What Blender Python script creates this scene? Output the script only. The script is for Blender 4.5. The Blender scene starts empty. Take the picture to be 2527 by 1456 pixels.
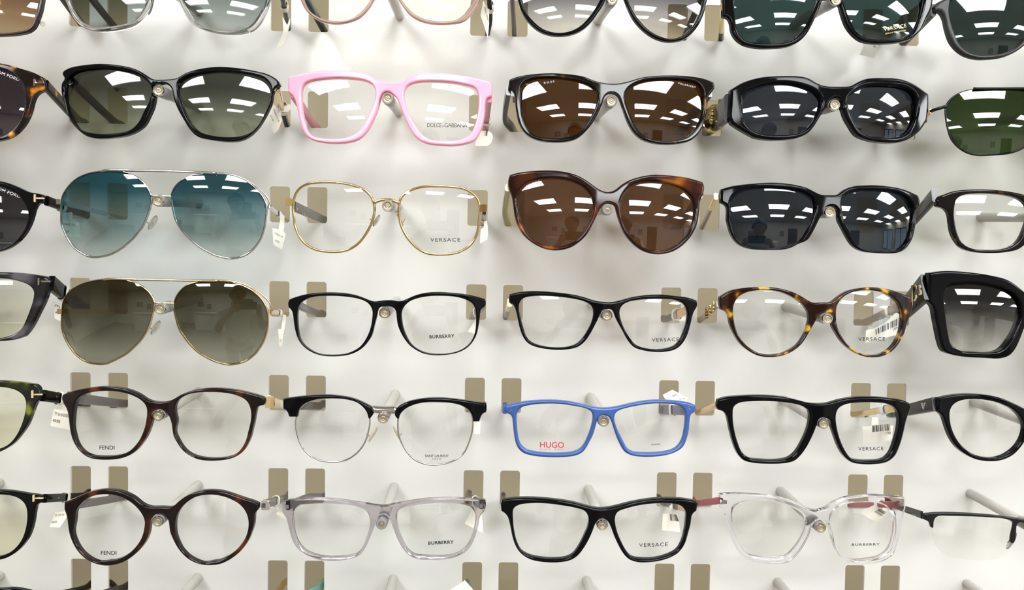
import bpy, bmesh, math, random
import numpy as np
from mathutils import Vector, Matrix
from mathutils.geometry import delaunay_2d_cdt
from mathutils.bvhtree import BVHTree

random.seed(7)
SC = bpy.context.scene
COL = SC.collection

# ------------------------------------------------------------------ camera
W, H = 2527.0, 1456.0
F = 1800.0
U = 0.1524                       # one column of the display, metres
PY = 0.4787 * U                  # one row
ZC = 1.45                        # height of the fourth row of slots
L_ROD = 0.4598 * U
CAM = np.array([-0.4882 * U, -3.7265 * U, 0.317 * U + ZC])
YAW, PITCH, ROLL = 0.0206, 0.0336, -0.0167


def _rot():
    c, s = math.cos(YAW), math.sin(YAW)
    A = np.array([[c, -s, 0], [s, c, 0], [0, 0, 1]])
    c, s = math.cos(PITCH), math.sin(PITCH)
    B = np.array([[1, 0, 0], [0, c, -s], [0, s, c]])
    c, s = math.cos(ROLL), math.sin(ROLL)
    R = np.array([[c, 0, -s], [0, 1, 0], [s, 0, c]])
    return R @ B @ A


MV = _rot()
cd = bpy.data.cameras.new('camera')
cd.sensor_fit = 'HORIZONTAL'
cd.sensor_width = 36.0
cd.lens = F * 36.0 / W
cd.clip_start = 0.01
cam = bpy.data.objects.new('camera', cd)
COL.objects.link(cam)
rt, fw, up = MV[0], MV[1], MV[2]
m = Matrix.Identity(4)
for i in range(3):
    m[i][0], m[i][1], m[i][2], m[i][3] = rt[i], up[i], -fw[i], CAM[i]
cam.matrix_world = m
SC.camera = cam

# ------------------------------------------------------------------ view and world
SC.cycles.caustics_reflective = False
SC.cycles.caustics_refractive = False
SC.view_settings.view_transform = 'Standard'
SC.view_settings.look = 'None'
SC.view_settings.exposure = 0.0
SC.view_settings.gamma = 1.0
SC.view_settings.use_curve_mapping = False
wd = bpy.data.worlds.new('daylight')
SC.world = wd
wd.use_nodes = True
wd.node_tree.nodes['Background'].inputs[0].default_value = (0.62, 0.78, 1.0, 1)
wd.node_tree.nodes['Background'].inputs[1].default_value = 1.6
LIGHT_STRENGTH = 26.0
CASE_FILL_STRENGTH = 0.105


# ------------------------------------------------------------------ materials
def lin(c):
    return tuple(((v / 255) / 12.92 if v / 255 <= 0.04045 else ((v / 255 + 0.055) / 1.055) ** 2.4) for v in c)


def rgb(*c):
    return lin(c) + (1.0,)


_M = {}


def mat(name, col, rough=0.4, metal=0.0, coat=0.0, ior=1.5, trans=0.0, spec=None):
    if name in _M:
        return _M[name]
    k = bpy.data.materials.new(name)
    k.use_nodes = True
    b = k.node_tree.nodes['Principled BSDF']
    b.inputs['Base Color'].default_value = col
    b.inputs['Roughness'].default_value = rough
    b.inputs['Metallic'].default_value = metal
    b.inputs['Coat Weight'].default_value = coat
    b.inputs['Coat Roughness'].default_value = 0.03
    b.inputs['IOR'].default_value = ior
    b.inputs['Transmission Weight'].default_value = trans
    if spec is not None:
        b.inputs['Specular IOR Level'].default_value = spec
    _M[name] = k
    return k


def emis(name, col, s):
    k = bpy.data.materials.new(name)
    k.use_nodes = True
    nt = k.node_tree
    nt.nodes.clear()
    o = nt.nodes.new('ShaderNodeOutputMaterial')
    e = nt.nodes.new('ShaderNodeEmission')
    e.inputs[0].default_value = col
    e.inputs[1].default_value = s
    nt.links.new(e.outputs[0], o.inputs[0])
    return k


def tortoise(name, dark, mid, light, scale=85.0, lo=0.46, hi=0.66, rough=0.06):
    k = mat(name, dark, rough, spec=0.28)
    nt = k.node_tree
    b = nt.nodes['Principled BSDF']
    tc = nt.nodes.new('ShaderNodeTexCoord')
    n = nt.nodes.new('ShaderNodeTexNoise')
    n.inputs['Scale'].default_value = scale
    n.inputs['Detail'].default_value = 1.5
    n.inputs['Roughness'].default_value = 0.45
    r = nt.nodes.new('ShaderNodeValToRGB')
    e = r.color_ramp.elements
    e[0].position, e[0].color = lo, dark
    e[1].position, e[1].color = hi, light
    x = e.new((lo + hi) / 2)
    x.color = mid
    nt.links.new(tc.outputs['Object'], n.inputs['Vector'])
    nt.links.new(n.outputs['Fac'], r.inputs[0])
    nt.links.new(r.outputs[0], b.inputs['Base Color'])
    return k


def lens_mat(name, top, bot=None, f0=0.05, mid=0.5, refl=(1, 1, 1, 1), lo=0.1, hi=0.9):
    """thin tinted lens: clear transmission plus a Fresnel mirror; the tint may fade from top to bottom of the lens"""
    if name in _M:
        return _M[name]
    k = bpy.data.materials.new(name)
    k.use_nodes = True
    nt = k.node_tree
    nt.nodes.clear()
    N = nt.nodes.new
    o = N('ShaderNodeOutputMaterial')
    mix = N('ShaderNodeMixShader')
    tr = N('ShaderNodeBsdfTransparent')
    gl = N('ShaderNodeBsdfGlossy')
    gl.inputs['Roughness'].default_value = 0.0
    gl.inputs['Color'].default_value = refl
    lw = N('ShaderNodeLayerWeight')
    lw.inputs['Blend'].default_value = 0.5
    pw = N('ShaderNodeMath')
    pw.operation = 'POWER'
    pw.inputs[1].default_value = 5.0
    ma = N('ShaderNodeMath')
    ma.operation = 'MULTIPLY_ADD'
    ma.inputs[1].default_value = 1 - f0
    ma.inputs[2].default_value = f0
    nt.links.new(lw.outputs['Facing'], pw.inputs[0])
    nt.links.new(pw.outputs[0], ma.inputs[0])
    nt.links.new(ma.outputs[0], mix.inputs[0])
    nt.links.new(tr.outputs[0], mix.inputs[1])
    nt.links.new(gl.outputs[0], mix.inputs[2])
    nt.links.new(mix.outputs[0], o.inputs[0])
    sq = lambda c: tuple(math.sqrt(max(v, 0.0)) for v in c[:3]) + (1.0,)
    if bot is None:
        tr.inputs[0].default_value = sq(top)
    else:
        tc = N('ShaderNodeTexCoord')
        sp = N('ShaderNodeSeparateXYZ')
        r = N('ShaderNodeValToRGB')
        r.color_ramp.elements[0].position, r.color_ramp.elements[0].color = lo, sq(bot)
        r.color_ramp.elements[1].position, r.color_ramp.elements[1].color = hi, sq(top)
        nt.links.new(tc.outputs['Generated'], sp.inputs[0])
        nt.links.new(sp.outputs['Z'], r.inputs[0])
        nt.links.new(r.outputs[0], tr.inputs[0])
    _M[name] = k
    return k


def tint(*c):
    return tuple(max(v - 0.014, 0.006) / 0.78 for v in lin(c)) + (1.0,)


BLACK = mat('black_acetate', rgb(7, 7, 9), 0.05, spec=0.15)
MATTE = mat('matt_black_acetate', rgb(36, 37, 38), 0.38)
GREYT = mat('grey_temple_acetate', rgb(88, 82, 82), 0.18)
DARKT = mat('charcoal_temple_acetate', rgb(46, 44, 46), 0.2)
GOLD = mat('polished_gold', rgb(214, 188, 132), 0.14, 1.0)
PALEGOLD = mat('pale_gold', rgb(226, 206, 165), 0.14, 1.0)
ROSEGOLD = mat('rose_gold', rgb(226, 180, 130), 0.2, 1.0)
SILVER = mat('polished_silver', rgb(205, 203, 200), 0.12, 1.0)
INLAY = mat('satin_pale_gold', rgb(205, 186, 142), 0.4, 0.25)
GUNMETAL = mat('gunmetal', rgb(110, 105, 105), 0.2, 1.0)
BLACKMETAL = mat('black_metal', rgb(26, 26, 28), 0.3, 0.4)
PINK = mat('pink_acetate', rgb(252, 160, 184), 0.12, spec=0.4)
PINKT = mat('mauve_pink_acetate', rgb(205, 130, 150), 0.15)
BLUE = mat('blue_matt_acetate', rgb(54, 84, 146), 0.32)
RED = mat('dark_red_rubber', rgb(165, 62, 72), 0.4)
TEAL = mat('teal_acetate', rgb(95, 160, 150), 0.2)
AMBER = mat('amber_acetate', rgb(190, 110, 60), 0.2)
PAPER = mat('tag_paper', rgb(240, 236, 222), 0.7)
INK = mat('black_ink', rgb(22, 22, 24), 0.6)
GREYINK = mat('grey_ink', rgb(110, 105, 100), 0.6)
REDINK = mat('red_ink', rgb(200, 45, 75), 0.6)
GOLDINK = mat('gold_ink', rgb(225, 205, 150), 0.5)
PALEINK = mat('pale_ink', rgb(190, 188, 190), 0.5)
SILICONE = mat('clear_silicone', rgb(235, 232, 222), 0.12, trans=0.75, ior=1.35)
CREAMPAD = mat('cream_silicone', rgb(222, 214, 176), 0.25, trans=0.35, ior=1.35)
CHAMPAGNE = mat('champagne_acetate', rgb(188, 178, 128), 0.2)
TAUPE = mat('taupe_acetate', rgb(150, 138, 120), 0.2)
HAV = tortoise('dark_havana', rgb(16, 10, 8), rgb(60, 30, 10), rgb(205, 135, 40), 95, 0.53, 0.70)
HAVH = tortoise('near_black_havana', rgb(12, 9, 8), rgb(28, 18, 11), rgb(105, 70, 22), 80, 0.58, 0.78)
HAVG = tortoise('amber_havana', rgb(30, 11, 8), rgb(66, 28, 12), rgb(168, 98, 24), 46, 0.50, 0.78)
HAVF = tortoise('espresso_havana', rgb(17, 11, 10), rgb(30, 16, 12), rgb(82, 40, 20), 60, 0.50, 0.72)
HAVY = tortoise('yellow_havana', rgb(30, 14, 10), rgb(70, 38, 12), rgb(190, 150, 40), 120, 0.50, 0.68)
HAVGREEN = tortoise('green_havana', rgb(14, 15, 8), rgb(36, 38, 12), rgb(112, 116, 34), 85, 0.54, 0.76)
HAVGREY = tortoise('grey_havana', rgb(13, 13, 15), rgb(36, 35, 39), rgb(74, 71, 76), 60, 0.48, 0.64)
HAVT = tortoise('taupe_havana', rgb(34, 26, 22), rgb(62, 50, 42), rgb(120, 100, 80), 70, 0.45, 0.62)
CRYSTALGREY = mat('grey_crystal_acetate', rgb(208, 202, 208), 0.03, trans=1.0, ior=1.42)
CRYSTAL = mat('clear_crystal_acetate', rgb(250, 249, 253), 0.02, trans=1.0, ior=1.42)
CRYSTALSMOKE = mat('smoke_crystal_acetate', rgb(190, 188, 186), 0.03, trans=1.0, ior=1.42)
CRYSTALROSE = mat('rose_crystal_acetate', rgb(190, 158, 146), 0.06, trans=0.6, ior=1.42)
CLEAR = lens_mat('clear_lens', (0.97, 0.975, 0.965, 1))
CLEARBLUE = lens_mat('blue_coated_lens', (0.95, 0.96, 0.9, 1), refl=(0.5, 0.8, 1, 1), f0=0.05)
CLEARYEL = lens_mat('yellowish_coated_lens', (0.86, 0.86, 0.78, 1), (0.82, 0.81, 0.62, 1))


# ------------------------------------------------------------------ pixels to space
def rays(p):
    p = np.asarray(p, float)
    d = np.stack([(p[:, 0] - W / 2) / F, np.ones(len(p)), -(p[:, 1] - H / 2) / F], 1) @ MV
    return d / d[:, 1:2]


def on_plane(p, y):
    d = rays(p)
    return CAM + d * (np.asarray(y) - CAM[1])[..., None] if np.ndim(y) else CAM + d * (y - CAM[1])


def on_surf(p, S):
    """where the rays through pixels P meet the surface y = S(x, z)"""
    d = rays(p)
    y = np.full(len(d), -L_ROD)
    for _ in range(12):
        q = CAM + d * (y - CAM[1])[:, None]
        y = S(q[:, 0], q[:, 2])
    return CAM + d * (y - CAM[1])[:, None]


# ------------------------------------------------------------------ curves
VW = dict(Z1=(0, 0, 3.5097), Z2=(680, 0, 3.6397), Z3=(1220, 0, 3.6397), Z4=(1740, 0, 3.2109), Z5=(0, 380, 3.5097), Z6=(680, 400, 4.3569),
          Z7=(1220, 400, 4.3569), Z8=(1740, 400, 3.2109), Y1=(0, 650, 3.5097), Y2=(680, 670, 4.3569), Y3=(1220, 670, 4.3569), Y4=(1740, 650, 3.2109),
          Y5=(0, 900, 3.5097), Y6=(680, 900, 4.3569), Y7=(1220, 900, 4.3569), Y8=(1740, 900, 3.2109), X1=(0, 1140, 3.5097), X2=(640, 1140, 4.0758),
          X3=(1180, 1140, 4.0758), X4=(1700, 1140, 3.0556), P=(0, 0, 1.0))


def parse(s, vw):
    x0, y0, k = VW[vw]
    out = []
    for t in s.split():
        c = t.endswith('!')
        a, b = t.rstrip('!').split(',')
        out.append((x0 + float(a) / k, y0 + float(b) / k, c))
    return out


def mirror(pts, cx):
    h = [(x, y, c) for x, y, c in pts]
    r = [(2 * cx - x, y, c) for x, y, c in reversed(pts)]
    if abs(h[-1][0] - cx) < 2:
        r = r[1:]
    if abs(h[0][0] - cx) < 2:
        r = r[:-1]
    return h + r


def smooth(pts, step=4.0, closed=True, relax=26):
    """centripetal Catmull-Rom through the points; a corner keeps its angle"""
    n = len(pts)
    P = np.array([p[:2] for p in pts], float)
    cor = [p[2] if len(p) > 2 else False for p in pts]
    out = []
    for i in range(n if closed else n - 1):
        a, b = P[i], P[(i + 1) % n]
        pa = P[(i - 1) % n] if (closed or i > 0) and not cor[i] else 2 * a - b
        pb = P[(i + 2) % n] if (closed or i + 2 < n) and not cor[(i + 1) % n] else 2 * b - a
        t0 = 0.0
        t1 = t0 + max(np.linalg.norm(a - pa) ** 0.5, 1e-6)
        t2 = t1 + max(np.linalg.norm(b - a) ** 0.5, 1e-6)
        t3 = t2 + max(np.linalg.norm(pb - b) ** 0.5, 1e-6)
        k = max(2, int(round(np.linalg.norm(b - a) / step)))
        for j in range(k):
            t = t1 + (t2 - t1) * j / k
            A1 = (t1 - t) / (t1 - t0) * pa + (t - t0) / (t1 - t0) * a
            A2 = (t2 - t) / (t2 - t1) * a + (t - t1) / (t2 - t1) * b
            A3 = (t3 - t) / (t3 - t2) * b + (t - t2) / (t3 - t2) * pb
            B1 = (t2 - t) / (t2 - t0) * A1 + (t - t0) / (t2 - t0) * A2
            B2 = (t3 - t) / (t3 - t1) * A2 + (t - t1) / (t3 - t1) * A3
            out.append((t2 - t) / (t2 - t1) * B1 + (t - t1) / (t2 - t1) * B2)
    if not closed:
        out.append(P[-1])
        return np.array(out)
    # even out the facets between the points without shrinking the outline
    Q = np.array(out)
    if relax and len(Q) > 40:
        hold = np.ones(len(Q))
        for i in range(n):
            if cor[i]:
                dd = np.linalg.norm(Q - P[i], axis=1)
                hold = np.minimum(hold, np.clip((dd - 3.0) / 22.0, 0, 1))
        for _ in range(relax):
            for w in (0.5, -0.53):
                Q = Q + (w * hold)[:, None] * (0.5 * (np.roll(Q, 1, 0) + np.roll(Q, -1, 0)) - Q)
    return Q


def area(p):
    x, y = p[:, 0], p[:, 1]
    return 0.5 * np.sum(x * np.roll(y, -1) - np.roll(x, -1) * y)


def inside(q, poly):
    a, b = poly, np.roll(poly, -1, 0)
    r = np.zeros(len(q), bool)
    for i in range(len(a)):
        (x1, y1), (x2, y2) = a[i], b[i]
        if y1 == y2:
            continue
        c = ((y1 > q[:, 1]) != (y2 > q[:, 1])) & (q[:, 0] < (x2 - x1) * (q[:, 1] - y1) / (y2 - y1) + x1)
        r ^= c
    return r


def dist(q, polys):
    best = np.full(len(q), 1e9)
    for poly in polys:
        a = poly
        d = np.roll(poly, -1, 0) - a
        dd = np.maximum((d ** 2).sum(1), 1e-12)
        for lo in range(0, len(q), 1500):
            v = q[lo:lo + 1500, None, :] - a[None]
            t = np.clip((v * d).sum(2) / dd, 0, 1)
            w = v - t[..., None] * d
            best[lo:lo + 1500] = np.minimum(best[lo:lo + 1500], np.sqrt((w ** 2).sum(2)).min(1))
    return best


def fill(outer, holes, rings, grid):
    """triangles that fill OUTER minus HOLES, with points on inset RINGS and an inner GRID. -> points, triangles, distance to the border"""
    polys = [outer] + holes
    pts = [outer] + holes
    for poly, solid in [(outer, True)] + [(h, False) for h in holes]:
        t = np.roll(poly, -1, 0) - np.roll(poly, 1, 0)
        n = np.stack([-t[:, 1], t[:, 0]], 1) / np.maximum(np.linalg.norm(t, axis=1), 1e-9)[:, None]
        if (area(poly) < 0) == solid:
            n = -n
        for d in rings:
            c = poly + n * d
            ok = dist(c, polys) > 0.9 * d
            pts.append(c[ok])
    lo, hi = outer.min(0), outer.max(0)
    gx, gy = np.meshgrid(np.arange(lo[0], hi[0], grid), np.arange(lo[1], hi[1], grid))
    g = np.stack([gx.ravel(), gy.ravel()], 1)
    g[:, 0] += (np.round((g[:, 1] - lo[1]) / grid) % 2) * grid / 2
    ok = inside(g, outer)
    for h in holes:
        ok &= ~inside(g, h)
    g = g[ok]
    if len(g):
        g = g[dist(g, polys) > (rings[-1] if len(rings) else 0) + grid * 0.45]
        pts.append(g)
    allp = np.concatenate(pts)
    edges, k = [], 0
    for p in polys:
        edges += [(k + i, k + (i + 1) % len(p)) for i in range(len(p))]
        k += len(p)
    v, _e, f, _a, _b, _c = delaunay_2d_cdt([Vector(p) for p in allp.tolist()], edges, [], 0, 1e-5)
    v = np.array([tuple(p) for p in v])
    f = np.array([t for t in f if len(t) == 3])
    c = v[f].mean(1)
    ok = inside(c, outer)
    for h in holes:
        ok &= ~inside(c, h)
    f = f[ok]
    used = np.unique(f)
    back = -np.ones(len(v), int)
    back[used] = np.arange(len(used))
    v, f = v[used], back[f]
    return v, f, dist(v, polys)


def border_edges(f):
    e = {}
    for t in f:
        for a, b in ((t[0], t[1]), (t[1], t[2]), (t[2], t[0])):
            e[(int(a), int(b))] = True
    return [(a, b) for a, b in e if (b, a) not in e]


# ------------------------------------------------------------------ objects
def empty(name, loc, label, cat, group=None):
    o = bpy.data.objects.new(name, None)
    COL.objects.link(o)
    o.empty_display_size = 0.01
    o.location = loc
    o['label'], o['category'] = label, cat
    if group:
        o['group'] = group
    return o


def world_loc(o):
    v = Vector((0, 0, 0))
    while o is not None:
        v = v + o.location
        o = o.parent
    return np.array(v)


def mesh(name, verts, faces, material, parent=None, smooth_=True, origin=None, normals=None):
    base = world_loc(parent) if parent is not None else (np.zeros(3) if origin is None else np.array(origin, float))
    me = bpy.data.meshes.new(name)
    V = np.asarray(verts, float) - base
    me.from_pydata(V.tolist(), [], [tuple(int(i) for i in f) for f in faces])
    me.materials.append(material)
    if smooth_:
        me.polygons.foreach_set('use_smooth', [True] * len(me.polygons))
    if normals is not None:
        me.normals_split_custom_set_from_vertices([tuple(n) for n in normals])
    me.update()
    o = bpy.data.objects.new(name, me)
    COL.objects.link(o)
    if parent is not None:
        o.parent = parent
    else:
        o.location = base
    return o


class MB:
    """collects shapes into one mesh"""

    def __init__(self):
        self.v, self.f, self.n = [], [], 0

    def add(self, v, f):
        v = np.asarray(v, float)
        self.v.append(v)
        self.f += [tuple(int(i) + self.n for i in t) for t in f]
        self.n += len(v)

    def box(self, c, s, R=None):
        c = np.array(c, float)
        h = np.array(s, float) / 2
        v = np.array([[x, y, z] for x in (-1, 1) for y in (-1, 1) for z in (-1, 1)]) * h
        if R is not None:
            v = v @ np.array(R).T
        self.add(v + c, [(0, 1, 3, 2), (4, 6, 7, 5), (0, 4, 5, 1), (2, 3, 7, 6), (0, 2, 6, 4), (1, 5, 7, 3)])

    def sweep(self, path, sect, closed=False, upv=(0, 0, 1), scale=None):
        """SECT: list of (side, up) points; SCALE: per path point (side, up) factors"""
        P = np.asarray(path, float)
        n, k = len(P), len(sect)
        if closed:
            T = np.roll(P, -1, 0) - np.roll(P, 1, 0)
        else:
            T = np.gradient(P, axis=0)
        T /= np.maximum(np.linalg.norm(T, axis=1), 1e-12)[:, None]
        upv = np.asarray(upv, float)
        A = np.cross(T, upv)
        A /= np.maximum(np.linalg.norm(A, axis=1), 1e-9)[:, None]
        B = np.cross(A, T)
        S = np.asarray(sect, float)
        sc = np.ones((n, 2)) if scale is None else np.asarray(scale, float)
        V = P[:, None, :] + A[:, None, :] * (S[None, :, 0] * sc[:, 0:1])[..., None] + B[:, None, :] * (S[None, :, 1] * sc[:, 1:2])[..., None]
        f = []
        for i in range(n if closed else n - 1):
            j = (i + 1) % n
            for a in range(k):
                b = (a + 1) % k
                f.append((i * k + a, i * k + b, j * k + b, j * k + a))
        if not closed:
            f.append(tuple(range(k))[::-1])
            f.append(tuple((n - 1) * k + a for a in range(k)))
        self.add(V.reshape(-1, 3), f)

    def tube(self, path, r, closed=False, k=10, upv=(0, 1, 0.013)):
        s = [(r * math.cos(2 * math.pi * a / k), r * math.sin(2 * math.pi * a / k)) for a in range(k)]
        self.sweep(path, s, closed, upv)

    def lathe(self, a, b, prof, k=28):
        """profile (t along a->b in metres, radius)"""
        a, b = np.asarray(a, float), np.asarray(b, float)
        ax = (b - a) / np.linalg.norm(b - a)
        s = np.cross(ax, (0, 0, 1.0))
        s /= np.linalg.norm(s)
        u = np.cross(s, ax)
        V, f = [], []
        for t, r in prof:
            for i in range(k):
                w = 2 * math.pi * i / k
                V.append(a + ax * t + (s * math.cos(w) + u * math.sin(w)) * max(r, 1e-6))
        for j in range(len(prof) - 1):
            for i in range(k):
                n = (i + 1) % k
                f.append((j * k + i, j * k + n, (j + 1) * k + n, (j + 1) * k + i))
        self.add(V, f)

    def ball(self, c, r, k=8):
        V, f = [], []
        for j in range(k + 1):
            th = math.pi * j / k
            for i in range(2 * k):
                w = math.pi * i / k
                V.append((c[0] + r * math.sin(th) * math.cos(w), c[1] + r * math.sin(th) * math.sin(w), c[2] + r * math.cos(th)))
        for j in range(k):
            for i in range(2 * k):
                n = (i + 1) % (2 * k)
                f.append((j * 2 * k + i, (j + 1) * 2 * k + i, (j + 1) * 2 * k + n, j * 2 * k + n))
        self.add(V, f)

    def build(self, name, material, parent=None, smooth_=True, origin=None):
        return mesh(name, np.concatenate(self.v), self.f, material, parent, smooth_, origin)


def rrect(w, h, r, k=3):
    out = []
    for cx, cy, a0 in ((1, 1, 0), (-1, 1, 90), (-1, -1, 180), (1, -1, 270)):
        for i in range(k + 1):
            a = math.radians(a0 + 90 * i / k)
            out.append((cx * (w / 2 - r) + r * math.cos(a), cy * (h / 2 - r) + r * math.sin(a)))
    return out


def sharpen(o, ang=40):
    """hard edges where faces meet steeply"""
    me = o.data
    me.polygons.foreach_set('use_smooth', [True] * len(me.polygons))
    me.set_sharp_from_angle(angle=math.radians(ang))


# ------------------------------------------------------------------ lettering
_FONT = None


def glyphs(text, spacing=1.0, bold=0.0):
    """flat triangles of a line of text, scaled to x 0..1 and cap height 1"""
    cu = bpy.data.curves.new('t', 'FONT')
    cu.body = text
    cu.space_character = spacing
    cu.offset = bold
    cu.resolution_u = 4
    ob = bpy.data.objects.new('t', cu)
    COL.objects.link(ob)
    dg = bpy.context.evaluated_depsgraph_get()
    me = bpy.data.meshes.new_from_object(ob.evaluated_get(dg))
    me.calc_loop_triangles()
    v = np.array([x.co[:2] for x in me.vertices])
    f = [tuple(t.vertices) for t in me.loop_triangles]
    bpy.data.objects.remove(ob)
    bpy.data.curves.remove(cu)
    bpy.data.meshes.remove(me)
    v[:, 0] -= v[:, 0].min()
    v[:, 0] /= v[:, 0].max()
    v[:, 1] /= 0.729
    return v, f


def text_px(text, p0, p1, h, spacing=1.0, bold=0.0, slant=0.0, bend=0.0):
    """pixel positions of lettering whose base line runs p0 -> p1, H pixels tall"""
    v, f = glyphs(text, spacing, bold)
    p0, p1 = np.array(p0, float), np.array(p1, float)
    e = p1 - p0
    n = np.array([e[1], -e[0]]) / np.linalg.norm(e)
    q = p0 + v[:, :1] * e + v[:, 1:] * n * h + n * (bend * 4 * v[:, :1] * (1 - v[:, :1]))
    return q, f
MMPX = 0.000277                  # metres per pixel at the fronts


# ------------------------------------------------------------------ eyewear
def plate(name, outer, holes, S, T, material, parent, r_px=4.5, back=1.5, dy=0.0):
    """a slab T thick that follows the surface S; OUTER and HOLES are outlines in pixels, its front edges are rounded"""
    r_px = max(r_px, 1.5)
    v, f, d = fill(outer, holes, [0.13 * r_px, 0.42 * r_px, r_px], 7.0)
    q = on_surf(v, S)
    r = r_px * MMPX
    drop = r * (1 - np.sqrt(np.maximum(1 - (1 - np.minimum(d / r_px, 1)) ** 2, 0)))
    rb = min(back, r_px)
    dropb = rb * MMPX * (1 - np.sqrt(np.maximum(1 - (1 - np.minimum(d / rb, 1)) ** 2, 0)))
    fr, bk = q.copy(), q.copy()
    fr[:, 1] += -T / 2 + drop + dy
    bk[:, 1] += T / 2 - dropb + dy
    n = len(v)
    a = v[f]
    w = (a[:, 1, 0] - a[:, 0, 0]) * (a[:, 2, 1] - a[:, 0, 1]) - (a[:, 2, 0] - a[:, 0, 0]) * (a[:, 1, 1] - a[:, 0, 1])
    f = np.where((w > 0)[:, None], f[:, ::-1], f)          # pixel y runs down: make all face the camera
    faces = [tuple(t) for t in f] + [tuple(t[::-1] + n) for t in f]
    faces += [(b, a_, a_ + n, b + n) for a_, b in border_edges(f)]
    # shading normals of the rounded slab: away from the nearest edge, turning into the surface's own normal
    g = edge_dirs(v, f, [outer] + holes)
    gw = np.stack([g[:, 0], np.zeros(n), -g[:, 1]], 1)
    e = 1e-4
    x, z = q[:, 0], q[:, 2]
    ns = np.stack([(S(x + e, z) - S(x - e, z)) / (2 * e), -np.ones(n), (S(x, z + e) - S(x, z - e)) / (2 * e)], 1)
    ns /= np.linalg.norm(ns, axis=1)[:, None]
    t = np.minimum(d / r_px, 1)[:, None]
    tb = np.minimum(d / rb, 1)[:, None]
    nf = ns * np.sqrt(1 - (1 - t) ** 2) - gw * (1 - t)
    nb = -ns * np.sqrt(1 - (1 - tb) ** 2) - gw * (1 - tb)
    N = np.concatenate([nf, nb])
    N /= np.maximum(np.linalg.norm(N, axis=1), 1e-9)[:, None]
    return mesh(name, np.concatenate([fr, bk]), faces, material, parent, True, None, N)


def edge_dirs(v, f, polys):
    """unit vectors away from the nearest border, in pixels"""
    best = np.full(len(v), 1e9)
    out = np.zeros((len(v), 2))
    for poly in polys:
        a = poly
        dd_ = np.roll(poly, -1, 0) - a
        dd = np.maximum((dd_ ** 2).sum(1), 1e-12)
        for lo in range(0, len(v), 1500):
            w = v[lo:lo + 1500, None, :] - a[None]
            t = np.clip((w * dd_).sum(2) / dd, 0, 1)
            r = w - t[..., None] * dd_
            L = np.sqrt((r ** 2).sum(2))
            i = L.argmin(1)
            m_ = L[np.arange(len(i)), i]
            k = m_ < best[lo:lo + 1500]
            idx = np.nonzero(k)[0]
            best[lo + idx] = m_[idx]
            out[lo + idx] = r[idx, i[idx]] / np.maximum(m_[idx], 1e-9)[:, None]
    acc = np.zeros((len(v), 2))
    third = {}
    for tr in f:
        for i in range(3):
            third[(int(tr[i]), int(tr[(i + 1) % 3]))] = int(tr[(i + 2) % 3])
    for a, b in border_edges(f):
        p = v[b] - v[a]
        nn = np.array([-p[1], p[0]])
        if nn @ (v[third[(a, b)]] - v[a]) < 0:
            nn = -nn
        nn = nn / max(np.linalg.norm(nn), 1e-9)
        acc[a] += nn
        acc[b] += nn
    k = np.linalg.norm(acc, axis=1) > 1e-6
    out[k] = acc[k] / np.linalg.norm(acc[k], axis=1)[:, None]
    return out


def lens_surface(c, S, xs, Rl, poly):
    """dome of radius Rl tangent to the front at the lens centre; its rim lies in the front's middle"""
    q = on_surf(poly, S)
    xl, zl = (q[:, 0].min() + q[:, 0].max()) / 2, (q[:, 2].min() + q[:, 2].max()) / 2
    e = 1e-4
    sx = (S(xl + e, zl) - S(xl - e, zl)) / (2 * e)
    sz = (S(xl, zl + e) - S(xl, zl - e)) / (2 * e)
    k = 1 / (2 * Rl)
    off = float(np.mean(q[:, 1] - (sx * (q[:, 0] - xl) + sz * (q[:, 2] - zl) + k * ((q[:, 0] - xl) ** 2 + (q[:, 2] - zl) ** 2))))

    def Y(x, z):
        return off + sx * (x - xl) + sz * (z - zl) + k * ((x - xl) ** 2 + (z - zl) ** 2)

    def N(x, z):
        n = np.stack([sx + 2 * k * (x - xl), -np.ones_like(x), sz + 2 * k * (z - zl)], 1)
        return n / np.linalg.norm(n, axis=1)[:, None]
    return Y, N


def grow(poly, d):
    t = np.roll(poly, -1, 0) - np.roll(poly, 1, 0)
    n = np.stack([-t[:, 1], t[:, 0]], 1) / np.maximum(np.linalg.norm(t, axis=1), 1e-9)[:, None]
    if area(poly) > 0:
        n = -n
    return poly + n * d


def lens(poly, Y, N, material, parent, thick=0.0018, g=1.6):
    p = grow(poly, g)
    v, f, _d = fill(p, [], [4.0], 11.0)
    q = on_surf(v, Y)
    nf = N(q[:, 0], q[:, 2])
    b = q.copy()
    b[:, 1] += thick
    a = v[f]
    w = (a[:, 1, 0] - a[:, 0, 0]) * (a[:, 2, 1] - a[:, 0, 1]) - (a[:, 2, 0] - a[:, 0, 0]) * (a[:, 1, 1] - a[:, 0, 1])
    f = np.where((w > 0)[:, None], f[:, ::-1], f)
    n = len(v)
    faces = [tuple(t) for t in f] + [tuple(t[::-1] + n) for t in f] + [(y, x, x + n, y + n) for x, y in border_edges(f)]
    return mesh('lens', np.concatenate([q, b]), faces, material, parent, True, None, np.concatenate([nf, -nf]))


def print_on(Y, parent, material, *args, **kw):
    q, f = text_px(*args, **kw)
    p = on_surf(q, Y)
    p[:, 1] -= 0.0002
    return mesh('lettering', p, f, material, parent, False)


SX, STOP, SW, SH = 0.4061 * U, 0.243 * U, 0.1019 * U, 0.1811 * U
SLOT = lambda row, col, side: ((col - 4) * U + side * SX, ZC - (row - 4) * PY + STOP - SH, ZC - (row - 4) * PY + STOP)   # middle x, bottom z, top z


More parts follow.
